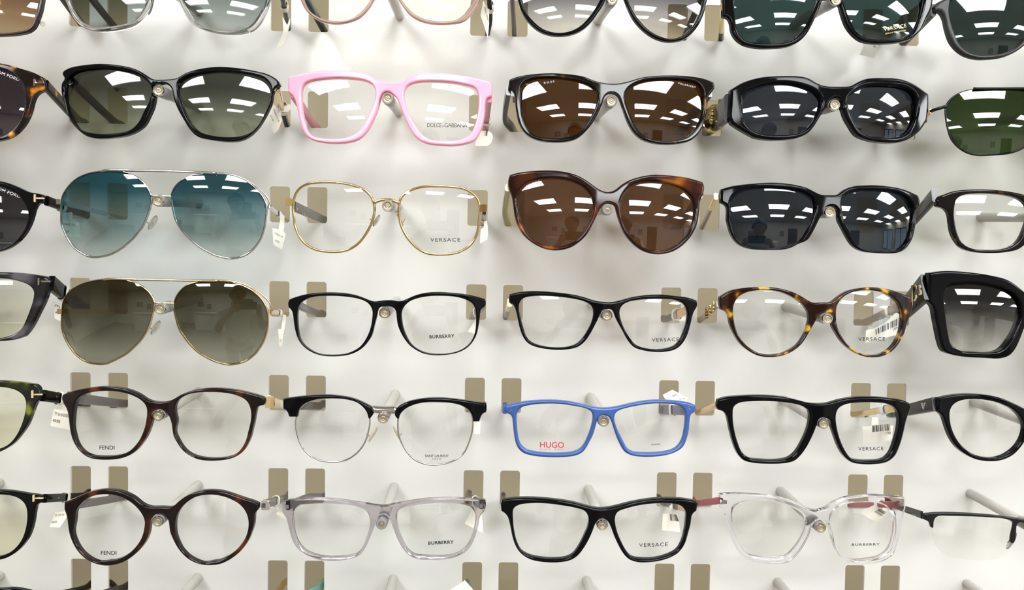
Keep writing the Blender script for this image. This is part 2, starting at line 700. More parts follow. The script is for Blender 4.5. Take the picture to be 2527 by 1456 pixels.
def smooth3(P, k=6):
    P = np.asarray(P, float)
    n, out = len(P), []
    for i in range(n - 1):
        a, b = P[i], P[i + 1]
        pa = P[i - 1] if i else 2 * a - b
        pb = P[i + 2] if i + 2 < n else 2 * b - a
        for j in range(k):
            t = j / k
            out.append(0.5 * (2 * a + (b - pa) * t + (2 * pa - 5 * a + 4 * b - pb) * t * t + (3 * a - pa - 3 * b + pb) * t ** 3))
    out.append(P[-1])
    return np.array(out)


def temple(root, S, row, col, side, a, b, ha, hb, material, t=3.4, mids=(), head=None, headmat=None, lift=0.0, flat=False, y0=0.001, drop=1.0):
    """the arm: from the front at pixel A through its slot, seen at pixel B, and down behind the panel"""
    p0 = on_surf([a], S)[0]
    p0[1] += y0
    pb = on_plane([b], 0.0025)[0]
    cx, z0, z1 = SLOT(row, col, side)
    pb[0] = min(max(pb[0], cx - SW / 2 + t * 5e-4 + 5e-4), cx + SW / 2 - t * 5e-4 - 5e-4)
    pb[2] = min(max(pb[2], z0 + hb * 5e-4 + 4e-4), z1 - hb * 5e-4 - 4e-4)
    P = [p0]
    for x, y, w in mids:
        P.append(on_plane([(x, y)], p0[1] + w * (pb[1] - p0[1]))[0])
    P.append(pb)
    e = pb - P[-2]
    e = e / np.linalg.norm(e)
    e = np.array([e[0] * 0.6, e[1], e[2] * 0.35])
    P.append(pb + e * 0.016)
    for l, z in ((0.034, -0.004), (0.052, -0.014), (0.066, -0.030)):
        P.append(pb + e * l + np.array([0, 0, z * drop]))
    path = smooth3(P)
    s = np.concatenate([[0], np.cumsum(np.linalg.norm(np.diff(path, axis=0), axis=1))])
    ib = int(np.argmin(np.abs(path[:, 1] - 0.0025)))
    q = np.clip(s / s[ib], 0, 1)
    hh = ha + (hb - ha) * q
    tail = np.clip((s - s[ib]) / (s[-1] - s[ib]), 0, 1)
    hh = hh * (1 - 0.35 * np.clip((tail - 0.75) / 0.25, 0, 1) ** 2)
    sc = np.stack([np.ones(len(path)), hh / ha], 1)
    sect = rrect(t * 1e-3, ha * 1e-3, min(t, ha) * (0.18 if flat else 0.4) * 1e-3)
    if head:
        i = max(1, int(np.searchsorted(q, head)))
        m1, m2 = MB(), MB()
        m1.sweep(path[:i + 1], sect, scale=sc[:i + 1])
        m2.sweep(path[i:], sect, scale=sc[i:])
        o = m2.build('temple', material, root)
        sharpen(o)
        h = m1.build('temple_mount', headmat, o)
        sharpen(h)
    else:
        mb = MB()
        mb.sweep(path, sect, scale=sc)
        o = mb.build('temple', material, root)
        sharpen(o)
    TEMPLES[(row, col, side)] = (o, path, q, ib, hh, t)
    return o


TEMPLES = {}
RODS = {}
TIPS = {(6, 2): (388, 1288), (6, 3): (941, 1295), (6, 4): (1487, 1297), (6, 5): (2027, 1303), (5, 2): (390, 1026), (5, 3): (945, 1033), (5, 4): (1490, 1041),
        (5, 5): (2034, 1046), (4, 2): (394, 763), (4, 3): (949, 773), (4, 4): (1498, 779), (4, 5): (2043, 787), (3, 2): (389, 496), (3, 3): (956, 508),
        (3, 4): (1500, 517), (3, 5): (2049, 524), (2, 2): (390, 223), (2, 3): (956, 242), (2, 4): (1509, 249), (2, 5): (2061, 259), (1, 4): (1511, -2), (1, 5): (2064, 0)}


def to_px(p):
    v = (np.asarray(p, float) - CAM) @ MV.T
    return np.array([W / 2 + F * v[0] / v[1], H / 2 - F * v[2] / v[1]])


def rod_base(row, col):
    return np.array([(col - 4) * U, 0.0, ZC - (row - 4) * PY + 0.1524 * U])


def tip_px(row, col):
    if (row, col) in TIPS:
        return TIPS[(row, col)]
    return tuple(to_px(rod_base(row, col) + np.array([0.009 * U, -L_ROD, -0.0319 * U])))


def keep_off_rod(poly, c, r):
    d = poly - np.array(c)
    n = np.linalg.norm(d, axis=1)
    k = n < r
    poly = poly.copy()
    poly[k] = np.array(c) + d[k] / n[k][:, None] * r
    return poly



# closer readings of the lower curves: (row, col, outline) -> runs of points in pixels
PINS = {}


def pin(row, col, which, x0, y0, k, text):
    run = [(x0 + float(a) / k, y0 + float(b) / k, False) for a, b in (t.split(',') for t in text.split())]
    PINS.setdefault((row, col, which), []).append(run)


def splice(pts, key):
    for run in PINS.get(key, ()):
        n = len(pts)
        P = np.array([p[:2] for p in pts])
        i = int(np.argmin(((P - np.array(run[0][:2])) ** 2).sum(1)))
        j = int(np.argmin(((P - np.array(run[-1][:2])) ** 2).sum(1)))
        if (j - i) % n > (i - j) % n:
            i, j, run = j, i, run[::-1]
        keep = [pts[(j + 1 + k) % n] for k in range((i - j - 1) % n)]
        a0, b0 = np.array(run[0][:2]), np.array(run[-1][:2])
        keep = [p for p in keep if p[2] or (np.linalg.norm(np.array(p[:2]) - a0) > 9 and np.linalg.norm(np.array(p[:2]) - b0) > 9)]
        pts = keep + run
    return pts


K7, K8 = 7.28, 8.39
pin(5, 2, 'O', 170, 1050, K7, '35,10 60,150 105,280 175,400 270,500 390,570 540,602 700,608 850,600 1000,570 1130,515 1240,430 1330,320 1410,200 1450,110')
pin(5, 2, 'O', 430, 1060, K7, '5,100 60,210 130,320 220,410 330,480 460,530 600,550 750,552 900,540 1040,510 1160,455 1260,370 1330,260 1390,120 1415,10')
pin(5, 2, 'L', 170, 1050, K7, '100,10 125,150 165,290 230,400 340,495 480,540 700,547 850,535 1000,500 1110,445 1200,360 1290,240 1350,110 1385,10')
pin(5, 2, 'R', 430, 1060, K7, '35,30 95,180 160,290 260,395 400,465 560,500 720,510 880,500 1030,465 1150,405 1240,300 1300,180 1330,70 1345,10')
pin(4, 5, 'O', 1790, 800, K7, '75,10 120,120 190,250 280,370 400,470 530,545 660,580 800,588 950,575 1100,530 1230,460 1340,365 1420,260 1455,200')
pin(4, 5, 'O', 2040, 800, K7, '85,30 150,150 230,280 330,390 450,480 580,550 700,585 830,592 950,580 1060,540 1160,475 1250,380 1330,250 1390,110 1412,10')
pin(4, 5, 'L', 1790, 800, K7, '160,10 210,160 290,290 380,385 500,470 620,520 760,540 900,530 1050,495 1180,435 1290,350 1370,240 1430,120')
pin(4, 5, 'R', 2040, 800, K7, '165,10 230,170 320,310 430,420 560,500 690,540 820,548 930,535 1040,490 1150,400 1240,270 1300,120 1320,10')
pin(3, 4, 'O', 1260, 540, K7, '85,10 130,140 210,270 320,380 450,470 580,530 700,562 820,570 950,555 1090,510 1210,435 1310,350 1390,250 1450,140')
pin(3, 4, 'O', 1530, 540, K7, '5,110 60,240 150,370 260,480 390,570 530,620 680,640 830,622 970,575 1100,495 1210,390 1300,270 1370,120 1395,10')
pin(3, 4, 'L', 1260, 540, K7, '165,10 220,150 310,290 420,390 550,460 680,495 800,500 930,485 1060,440 1180,370 1290,260 1380,130 1430,20')
pin(3, 4, 'R', 1530, 540, K7, '30,20 110,210 210,350 330,460 460,535 600,572 720,575 850,550 980,490 1090,405 1190,295 1260,170 1310,10')
pin(3, 3, 'L', 720, 550, K7, '45,20 75,120 130,240 210,345 320,430 450,485 600,512 750,520 880,512 1000,485 1110,430 1210,350 1300,240 1380,110 1425,10')
pin(3, 3, 'R', 980, 550, K7, '60,20 110,140 180,260 270,370 370,460 480,525 620,560 780,568 930,560 1080,530 1210,475 1310,400 1390,290 1440,170')
pin(4, 3, 'O', 720, 800, K7, '50,10 80,150 130,280 210,390 310,470 430,530 570,567 720,577 880,572 1040,545 1170,495 1280,420 1370,320 1440,210')
pin(4, 3, 'O', 980, 800, K7, '20,30 70,150 140,270 230,380 340,460 460,520 600,550 750,558 900,548 1050,520 1180,470 1290,395 1370,300 1430,180 1455,80')
pin(4, 3, 'L', 720, 800, K7, '118,20 150,230 200,330 290,420 400,490 530,535 700,548 880,540 1010,515 1130,465 1240,390 1330,270 1400,120 1430,10')
pin(4, 3, 'R', 980, 800, K7, '110,30 170,200 250,340 350,430 480,495 620,525 760,532 900,525 1050,495 1180,440 1290,350 1370,230 1405,110 1415,10')
pin(3, 5, 'O', 1770, 540, K7, '165,10 190,130 230,260 300,380 390,465 500,520 640,550 800,560 960,563 1120,558 1250,540 1360,500 1450,450')
pin(3, 5, 'L', 1770, 540, K7, '228,10 255,150 300,290 370,400 470,470 600,510 760,525 940,525 1100,515 1250,485 1370,440 1450,400')
pin(3, 5, 'O', 2060, 540, K7, '45,10 110,150 200,320 290,460 390,540 510,590 680,612 850,623 1010,622 1130,605 1240,550 1320,460 1385,330 1420,180 1435,50')
pin(3, 5, 'R', 2060, 540, K7, '145,10 230,200 320,370 410,480 530,545 700,580 870,585 1010,575 1140,545 1230,480 1290,380 1330,240 1350,100')
pin(6, 2, 'O', 150, 1310, K8, '197,10 240,150 310,300 400,430 500,530 620,610 740,660 830,685')
pin(6, 2, 'O', 280, 1310, K8, '0,695 120,670 250,620 380,540 500,440 610,320 700,180 760,10')
pin(6, 2, 'O', 410, 1310, K8, '105,10 180,190 270,350 380,480 500,580 640,650 839,693')
pin(6, 2, 'O', 540, 1310, K8, '0,680 150,630 290,550 420,450 530,330 630,180 695,20')
pin(6, 2, 'L', 150, 1310, K8, '285,10 315,150 390,310 480,430 590,525 700,590 820,625')
pin(6, 2, 'L', 280, 1310, K8, '0,602 150,560 280,490 400,400 500,290 590,150 640,10')
pin(6, 2, 'R', 410, 1310, K8, '215,10 265,190 350,360 460,480 590,570 720,625 839,645')
pin(6, 2, 'R', 540, 1310, K8, '0,600 80,568 200,510 330,420 440,310 545,160 605,10')
pin(5, 3, 'L', 710, 1060, K8, '172,20 195,130 240,260 310,395 420,515 550,600 680,650 800,670')
pin(5, 3, 'L', 830, 1060, K8, '0,675 120,660 250,615 370,535 480,430 570,300 630,160 660,40')
pin(5, 3, 'R', 980, 1060, K8, '20,40 45,160 90,280 160,410 250,530 370,635 500,697 640,732 800,738')
pin(5, 3, 'R', 1090, 1060, K8, '0,725 130,695 280,635 400,550 480,460 550,310 600,160 630,40')
pin(3, 2, 'L', 140, 550, K8, '85,20 115,110 160,220 225,350 320,480 430,580 560,655 680,700 800,712')
pin(3, 2, 'L', 270, 540, K8, '0,740 130,680 260,600 380,500 490,400 580,290 680,160 745,20')
pin(3, 2, 'R', 430, 540, K8, '20,20 80,130 170,260 290,390 420,510 560,610 700,690 839,755')
pin(3, 2, 'R', 580, 550, K8, '0,725 100,705 230,650 350,560 450,450 530,320 580,180 615,40')
pin(4, 2, 'L', 140, 810, K8, '100,20 130,130 190,270 280,420 380,540 500,640 620,700 760,735')
pin(4, 2, 'L', 280, 810, K8, '0,670 130,605 270,525 400,410 510,300 600,190 700,20')
pin(4, 2, 'R', 430, 810, K8, '95,10 180,150 280,290 400,420 530,530 670,610 839,690')
pin(4, 2, 'R', 580, 810, K8, '0,740 120,715 260,650 390,550 500,420 590,260 650,80 665,10')


YB = -L_ROD + 0.0045


def surface(tip, Rf=0.23, tilt=0.10, yaw=0.0, yb=YB):
    c = on_plane([tip], yb)[0]

    def S(x, z):
        return yb + (x - c[0]) ** 2 / (2 * Rf) + yaw * (x - c[0]) + tilt * (z - c[2])
    return c, S


def base_glasses(row, col, name, label, Rf=0.23, tilt=0.10, yaw=0.0):
    tip = tip_px(row, col)
    c, S = surface(tip, Rf, tilt, yaw)
    root = empty(name, (c[0], c[1], c[2] + 0.006), label, 'sunglasses' if name == 'sunglasses' else 'eyeglasses', 'eyewear on the display wall')
    return root, S, tip


def glasses(row, col, name, label, vw, O, Ls, fmat, lmat, half=None, T=0.0042, r=4.5, Rl=0.12, Rf=0.23, tilt=0.10, yaw=0.0, g=1.6, fname='front_frame', rodr=15.0):
    """a full-rim pair of spectacles from its outlines"""
    root, S, tip = base_glasses(row, col, name, label, Rf, tilt, yaw)
    O = parse(O, vw)
    Ls = [parse(x, vw) for x in Ls]
    if half is not None:
        half = VW[vw][0] + half / VW[vw][2]
        O = mirror(O, half)
        Ls.append([(2 * half - x, y, c) for x, y, c in reversed(Ls[0])])
    O = splice(O, (row, col, 'O'))
    Ls = [splice(x, (row, col, w)) for x, w in zip(Ls, 'LR')]
    o = smooth(O)
    o = keep_off_rod(o, tip, rodr)
    hs = [smooth(x) for x in Ls]
    hs = [h[::-1] if area(h) * area(o) > 0 and False else h for h in hs]
    plate(fname, o, hs, S, T, fmat, root, r)
    out = []
    for h in hs:
        Y, N = lens_surface(None, S, None, Rl, h)
        out.append((lens(h, Y, N, lmat, root, g=g), Y, h))
    return root, S, out


def wire_eye(root, S, pts, r, material, lmat, Rl, name='rim', extra=None):
    p = smooth(pts, 4.0)
    Y, N = lens_surface(None, S, None, Rl, p)
    mb = MB()
    path = on_surf(p, Y)
    path[:, 1] += 0.0009
    mb.tube(path, r, True)
    rim = mb.build(name, material, root)
    ln = lens(p, Y, N, lmat, root, g=0.3)
    return rim, ln, Y


def wire(name, pts, S, r, material, parent, dy=0.0, k=10, step=6.0):
    p = smooth([(a, b, False) for a, b in pts], step, False)
    path = on_surf(p, S)
    path[:, 1] += dy
    mb = MB()
    mb.tube(path, r, False, k)
    return mb.build(name, material, parent)


def nose_pad(root, S, px, side, material, metal, tall=6.2, lean=0.5):
    c = on_surf([px], S)[0] + np.array([0, 0.004, 0])
    b = MB()
    b.ball((0, 0, 0), 1.0, 10)
    v = b.v[0] * np.array([0.0009, 0.0034, tall * 0.75e-3])
    a = -side * lean
    R = np.array([[math.cos(a), 0, math.sin(a)], [0, 1, 0], [-math.sin(a), 0, math.cos(a)]])
    A = side * 0.22
    R2 = np.array([[math.cos(A), -math.sin(A), 0], [math.sin(A), math.cos(A), 0], [0, 0, 1]])
    b.v[0] = v @ (R @ R2).T + c
    o = b.build('nose_pad', material, root)
    w = MB()
    e = on_surf([(px[0] + side * 14, px[1] - 4)], S)[0]
    w.tube(smooth3([e, (e + c) / 2 + np.array([0, 0.003, -0.002]), c]), 0.00035, False, 8)
    w.ball(c + np.array([side * 0.0006, 0.0003, 0]), 0.0010)
    w.build('pad_arm', metal, o)
    return o


def block(root, name, px, w, h, t, y, material, r=0.35, dy=0.0):
    """a small rounded metal block facing the viewer, centred at a pixel"""
    c = on_plane([px], y)[0]
    mb = MB()
    s = rrect(w * 1e-3, h * 1e-3, r * 1e-3)
    mb.sweep([c + np.array([0, -t * 5e-4, 0]), c + np.array([0, t * 5e-4, 0])], s)
    o = mb.build(name, material, root)
    sharpen(o)
    return o


def decal(target, name, material, q, f, lift=0.00015, depsgraph=None):
    """lays flat artwork, given in pixels, on the surface of a built part"""
    me = target.data
    off = world_loc(target)
    bv = BVHTree.FromPolygons([Vector(v.co) + Vector(off) for v in me.vertices], [tuple(p.vertices) for p in me.polygons])
    d = rays(q)
    P, last = [], None
    for k in d:
        h = bv.ray_cast(Vector(CAM), Vector(k).normalized())
        P.append(None if h[0] is None else np.array(h[0]))
    ok = [p for p in P if p is not None]
    if not ok:
        return None
    ym = float(np.mean([p[1] for p in ok]))
    P = [CAM + d[i] * (ym - CAM[1]) if p is None else p for i, p in enumerate(P)]
    P = np.array(P)
    P -= d / np.linalg.norm(d, axis=1)[:, None] * lift
    return mesh(name, P, f, material, target, False)


def relief(target, name, material, polys, h=0.0005):
    """raised metal ornament: polygons in pixels set on the surface of a part"""
    me = target.data
    off = world_loc(target)
    bv = BVHTree.FromPolygons([Vector(v.co) + Vector(off) for v in me.vertices], [tuple(p.vertices) for p in me.polygons])
    mb = MB()
    for pl in polys:
        d = rays(pl)
        hit = [bv.ray_cast(Vector(CAM), Vector(k).normalized()) for k in d]
        ys = [x[0][1] for x in hit if x[0] is not None]
        if not ys:
            continue
        ym = sum(ys) / len(ys)
        P = np.array([np.array(x[0]) if x[0] is not None else CAM + d[i] * (ym - CAM[1]) for i, x in enumerate(hit)])
        dn = d / np.linalg.norm(d, axis=1)[:, None]
        n = len(P)
        V = np.concatenate([P - dn * h, P + dn * 0.0004])
        mb.add(V, [tuple(range(n)), tuple(range(2 * n - 1, n - 1, -1))] + [((i + 1) % n, i, i + n, (i + 1) % n + n) for i in range(n)])
    if not mb.v:
        return None
    o = mb.build(name, material, target)
    sharpen(o)
    return o


def tag(key, label, q, paper, lines=(), bars=None, dy=0.0, band=(4.0, 1.6), bend=0.0, ink=None, slope=0.0):
    """a paper price tag looped round a temple: KEY the temple, Q how far along it, PAPER its outline in pixels"""
    o, path, qq, ib, hh, t = TEMPLES[key]
    i = int(np.argmin(np.abs(qq[:ib + 1] - q)))
    i = min(max(i, 1), len(path) - 2)
    c = path[i]
    tan = path[i + 1] - path[i - 1]
    tan /= np.linalg.norm(tan)
    root = empty('price_tag', tuple(c), label, 'price tag', 'price tags on temples')
    w, h = (t + band[1]) * 1e-3, hh[i] * 1e-3 + band[1] * 1e-3
    s = np.cross(tan, (0, 0, 1.0))
    s /= np.linalg.norm(s)
    u = np.cross(s, tan)
    ring = [c + s * x + u * y for x, y in rrect(w, h, min(w, h) * 0.45, 5)]
    n = len(ring)
    V, f = [], []
    hw = band[0] * 5e-4
    for k, p in enumerate(ring):
        d = (p - c) / np.linalg.norm(p - c)
        for a, b in ((-hw, 0), (hw, 0), (hw, 0.0002), (-hw, 0.0002)):
            V.append(p + tan * a + d * b)
    for k in range(n):
        j = (k + 1) % n
        for a in range(4):
            b = (a + 1) % 4
            f.append((k * 4 + a, k * 4 + b, j * 4 + b, j * 4 + a))
    mesh('tag_band', V, f, PAPER, root, False)
    y0 = c[1] + dy
    P = np.array(paper, float)
    cx = P.mean(0)

    def Y(x, z):
        g = on_plane([cx], y0)[0]
        return y0 + slope * (x - g[0]) + bend * (z - g[2]) ** 2
    sm = smooth([(x, y, True) for x, y in paper], 5.0, relax=0)
    v, ff, _d = fill(sm, [], [], 8.0)
    p = on_surf(v, Y)
    b = p + np.array([0, 0.00025, 0])
    a = v[ff]
    wn = (a[:, 1, 0] - a[:, 0, 0]) * (a[:, 2, 1] - a[:, 0, 1]) - (a[:, 2, 0] - a[:, 0, 0]) * (a[:, 1, 1] - a[:, 0, 1])
    ff = np.where((wn > 0)[:, None], ff[:, ::-1], ff)
    n = len(v)
    pp = mesh('tag_paper', np.concatenate([p, b]), [tuple(x) for x in ff] + [tuple(x[::-1] + n) for x in ff] + [(y, x, x + n, y + n) for x, y in border_edges(ff)], PAPER, root, False)
    for ln in lines:
        v, f = text_px(*ln[:4], **(ln[4] if len(ln) > 4 else {}))
        p = on_surf(v, Y)
        p[:, 1] -= 0.0002
        mesh('lettering', p, f, ink or GREYINK, pp, False)
    if bars:
        (tl, tr, br, bl), nb = bars
        tl, tr, br, bl = (np.array(x, float) for x in (tl, tr, br, bl))
        rnd = random.Random(int(tl[0]))
        V, f, x = [], [], 0.0
        ws = [rnd.choice((1, 1, 2, 3)) for _ in range(2 * nb)]
        tot = float(sum(ws))
        for k in range(nb):
            x0 = sum(ws[:2 * k]) / tot
            x1 = x0 + ws[2 * k] / tot
            m_ = len(V)
            V += [tl + (tr - tl) * x0, tl + (tr - tl) * x1, bl + (br - bl) * x1, bl + (br - bl) * x0]
            f.append((m_, m_ + 1, m_ + 2, m_ + 3))
        p = on_surf(np.array(V), Y)
        p[:, 1] -= 0.0002
        mesh('barcode_print', p, f, INK, pp, False)
    return root
# ------------------------------------------------------------------ the shop around the display
def slab(name, lo, hi, material, kind='structure'):
    mb = MB()
    lo, hi = np.array(lo, float), np.array(hi, float)
    mb.box((lo + hi) / 2, hi - lo)
    o = mb.build(name, material, None, False, (lo + hi) / 2)
    if kind:
        o['kind'] = kind
    return o


XL, XR, YF, CEIL = -4.2, 5.6, -5.2, 2.75
WALLM = mat('warm_white_wall', rgb(206, 200, 190), 0.6)
slab('floor', (XL, YF, -0.1), (XR, 0.2, 0), mat('grey_carpet', rgb(120, 112, 104), 0.9))
slab('ceiling', (XL, YF, CEIL), (XR, 0.2, CEIL + 0.1), mat('ceiling_tile', rgb(214, 212, 206), 0.8))
slab('wall_back', (XL, 0.125, 0), (XR, 0.2, CEIL), mat('beige_wall', rgb(188, 178, 154), 0.7))
slab('wall_front', (XL, YF - 0.1, 0), (XR, YF, CEIL), WALLM)
slab('wall_left', (XL - 0.1, YF, 0), (XL, 0.2, CEIL), WALLM)
# the window wall: piers, sill and head round two openings
for k, (y0, y1) in enumerate(((-5.2, -4.9), (-3.4, -3.1), (-1.6, 0.2))):
    slab('wall_right' + ('' if k == 0 else '_pier'), (XR, y0, 0), (XR + 0.1, y1, CEIL), WALLM)
for k, (y0, y1) in enumerate(((-4.9, -3.4), (-3.1, -1.6))):
    slab('trim_%d' % (2 * k + 1), (XR, y0, 0), (XR + 0.1, y1, 0.5), WALLM)
    slab('trim_%d' % (2 * k + 2), (XR, y0, 2.3), (XR + 0.1, y1, CEIL), WALLM)
    mb = MB()
    for a, b in ((y0, y0 + 0.06), ((y0 + y1) / 2 - 0.03, (y0 + y1) / 2 + 0.03), (y1 - 0.06, y1)):
        mb.box((XR + 0.05, (a + b) / 2, 1.4), (0.06, b - a, 1.8))
    for z in (0.53, 2.27):
        mb.box((XR + 0.05, (y0 + y1) / 2, z), (0.06, y1 - y0, 0.06))
    o = mb.build('window_%d' % (k + 1), mat('window_frame_metal', rgb(70, 70, 74), 0.4, 0.6), None, False, (XR, (y0 + y1) / 2, 0.5))
    o['kind'] = 'structure'

# ceiling lights
DIFF = emis('light_diffuser', (0.965, 0.985, 1.0, 1), LIGHT_STRENGTH)
TROF = mat('white_enamel', rgb(230, 230, 228), 0.4)
light_group = 'ceiling light panels of the shop'
proto = None
for gx in range(5):
    for gy in range(3):
        x, y = -1.2 + gx * 1.65, -1.12 - gy * 1.3
        if proto is None:
            r = empty('ceiling_light', (x, y, CEIL), 'rectangular ceiling light panel reflected in the lenses', 'ceiling light', light_group)
            mb = MB()
            for a, b, s, t in ((0, -0.265, 0.91, 0.03), (0, 0.265, 0.91, 0.03), (-0.44, 0, 0.03, 0.5), (0.44, 0, 0.03, 0.5)):
                mb.box((x + a, y + b, CEIL - 0.01), (s, t, 0.02))
            fr = mb.build('light_frame', TROF, r, False)
            mb = MB()
            mb.box((x, y, CEIL - 0.006), (0.85, 0.5, 0.008))
            df = mb.build('light_diffuser', DIFF, r, False)
            proto = (r, fr, df)
        else:
            r = proto[0].copy()
            COL.objects.link(r)
            r.location = (x, y, CEIL)
            for ch in proto[1:]:
                c = ch.copy()
                COL.objects.link(c)
                c.parent = r


# ------------------------------------------------------------------ the display panel with its slots
def make_board():
    x0, x1, z0, z1 = -0.78, 0.66, ZC - 0.40, ZC + 0.42
    outer = np.array([(x0, z0), (x1, z0), (x1, z1), (x0, z1)])
    holes = []
    r, k = 0.0021, 4
    for row in range(0, 9):
        for col in range(-1, 9):
            for side in (-1, 1):
                cx, a, b = SLOT(row, col, side)
                if cx - SW < x0 or cx + SW > x1 or a < z0 + 0.01 or b > z1 - 0.01:
                    continue
                holes.append(np.array([(cx + x, (a + b) / 2 + z) for x, z in rrect(SW, SH, r, k)]))
    allp = np.concatenate([outer] + holes)
    edges, n = [], 0
    for p in [outer] + holes:
        edges += [(n + i, n + (i + 1) % len(p)) for i in range(len(p))]
        n += len(p)
    v, _e, f, _a, _b, _c = delaunay_2d_cdt([Vector(p) for p in allp.tolist()], edges, [], 0, 1e-7)
    v = np.array([tuple(p) for p in v])
    f = np.array([t for t in f if len(t) == 3])
    c = v[f].mean(1)
    ok = np.ones(len(f), bool)
    for h in holes:
        lo, hi = h.min(0), h.max(0)
        near = ((c > lo) & (c < hi)).all(1)
        idx = np.nonzero(near)[0]
        ok[idx[inside(c[idx], h)]] = False
    f = f[ok]
    a = v[f]
    w = (a[:, 1, 0] - a[:, 0, 0]) * (a[:, 2, 1] - a[:, 0, 1]) - (a[:, 2, 0] - a[:, 0, 0]) * (a[:, 1, 1] - a[:, 0, 1])
    f = np.where((w < 0)[:, None], f[:, ::-1], f)
    n = len(v)
    F0 = np.stack([v[:, 0], np.zeros(n), v[:, 1]], 1)
    B0 = F0 + np.array([0, 0.002, 0])
    faces = [tuple(t) for t in f] + [tuple(t[::-1] + n) for t in f] + [(y, x, x + n, y + n) for x, y in border_edges(f)]
    k = bpy.data.materials.new('white_acrylic')
    k.use_nodes = True
    nt = k.node_tree
    b = nt.nodes['Principled BSDF']
    b.inputs['Base Color'].default_value = rgb(234, 234, 230)
    b.inputs['Roughness'].default_value = 0.16
    b.inputs['IOR'].default_value = 1.46
    tl = nt.nodes.new('ShaderNodeBsdfTranslucent')
    tl.inputs[0].default_value = rgb(238, 234, 226)
    mx = nt.nodes.new('ShaderNodeMixShader')
    mx.inputs[0].default_value = 0.3
    nt.links.new(b.outputs[0], mx.inputs[1])
    nt.links.new(tl.outputs[0], mx.inputs[2])
    nt.links.new(mx.outputs[0], nt.nodes['Material Output'].inputs[0])
    o = mesh('display_board', np.concatenate([F0, B0]), faces, k, None, False, ((x0 + x1) / 2, 0, z0))
    o['label'] = 'glossy white display board with rows of rounded slots behind all the eyewear'
    o['category'] = 'display board'
    return o


make_board()

# added lights hidden behind the board, to brighten the beige wall in the slots
for row in range(0, 9):
    la = bpy.data.lights.new('added_case_fill', 'AREA')
    la.shape = 'RECTANGLE'
    la.size, la.size_y = 0.95, 0.02
    la.energy = CASE_FILL_STRENGTH
    la.color = (1.0, 0.99, 0.96)
    lo = bpy.data.objects.new('added_case_fill', la)
    COL.objects.link(lo)
    lo.location = (-0.03, 0.012, ZC - (row - 4) * PY + STOP + 0.022)
    lo.rotation_euler = (math.radians(90), 0, 0)

# ------------------------------------------------------------------ the rods
ROD_SHAFT = mat('grey_satin_rod', rgb(176, 172, 164), 0.22)
ROD_SLEEVE = mat('grey_plastic_sleeve', rgb(132, 130, 128), 0.3)
NICKEL = mat('brushed_nickel_cap', rgb(172, 163, 140), 0.4, 0.75)
RING = mat('bright_metal_ring', rgb(214, 210, 200), 0.12, 1.0)
ROD_LABEL = {}


def rod(row, col, label, style=0):
    b = rod_base(row, col)
    t = on_plane([tip_px(row, col)], -L_ROD)[0]
    root = empty('display_rod', tuple(b), label, 'display rod', 'display rods of the panel')
    Ln = float(np.linalg.norm(t - b))
    R = 0.0036
    ax = (t - b) / Ln
    m1 = MB()
    m1.lathe(b, t, [(-0.0005, 0), (-0.0005, R), (Ln - 0.016, R), (Ln - 0.016, 0)])
    o = m1.build('shaft', ROD_SHAFT, root)
    sharpen(o)
    m2 = MB()
    m2.lathe(b, t, [(Ln - 0.0161, 0), (Ln - 0.0160, R + 0.0001), (Ln - 0.0155, R + 0.0004), (Ln - 0.0024, R + 0.0004), (Ln - 0.0016, R + 0.0001), (Ln - 0.0016, 0)])
    o = m2.build('sleeve', ROD_SLEEVE, root)
    sharpen(o, 50)
    ri, cap = (R * 0.82, NICKEL) if style == 0 else (R * 0.62, ROD_SLEEVE)
    m3 = MB()
    m3.lathe(b, t, [(Ln - 0.0018, 0), (Ln - 0.0018, R + 0.0001), (Ln - 0.0006, R + 0.0002), (Ln, R - 0.0002), (Ln, ri), (Ln - 0.0006, ri - 0.0001), (Ln - 0.0006, 0)])
    o = m3.build('cap_ring', RING if style == 0 else ROD_SLEEVE, root)
    sharpen(o, 50)
    m4 = MB()
    z = Ln - 0.0007
    m4.lathe(b, t, [(z, ri), (z + 0.0003, ri - 0.0001), (z + 0.0003, ri * 0.62), (z + 0.0001, ri * 0.58), (z + 0.0003, ri * 0.52), (z + 0.0003, ri * 0.3), (z + 0.0001, ri * 0.26), (z + 0.0002, ri * 0.18), (z + 0.0002, 0)])
    o = m4.build('end_cap', NICKEL, root)
    sharpen(o, 60)
    RODS[(row, col)] = root
    return root


# ------------------------------------------------------------------ what stands behind the photographer, seen only as reflections
def part(name, boxes, material, parent, sm=False):
    mb = MB()
    for c, s in boxes:
        mb.box(c, s)
    return mb.build(name, material, parent, sm)


WOOD = mat('dark_wood', rgb(58, 44, 36), 0.4)
LAMIN = mat('white_laminate', rgb(222, 220, 214), 0.35)
FRAMEBLK = mat('black_frame', rgb(30, 29, 28), 0.4)
for x, z, w, h, lab in ((-1.6, 1.62, 0.42, 0.32, 'wide black framed picture on the far shop wall'), (-0.9, 1.45, 0.26, 0.36, 'tall black framed picture beside the wide one on the far wall'),
                        (0.9, 1.6, 0.3, 0.4, 'black framed certificate near the dark door of the far wall')):
    r = empty('picture_frame', (x, YF + 0.02, z), lab, 'picture', 'pictures on the far wall')
    part('frame_border', [((x - w / 2, YF + 0.02, z), (0.03, 0.03, h + 0.03)), ((x + w / 2, YF + 0.02, z), (0.03, 0.03, h + 0.03)), ((x, YF + 0.02, z - h / 2), (w, 0.03, 0.03)), ((x, YF + 0.02, z + h / 2), (w, 0.03, 0.03))], FRAMEBLK, r)
    part('print_sheet', [((x, YF + 0.012, z), (w - 0.02, 0.012, h - 0.02))], mat('grey_print', rgb(150, 146, 140), 0.5), r)
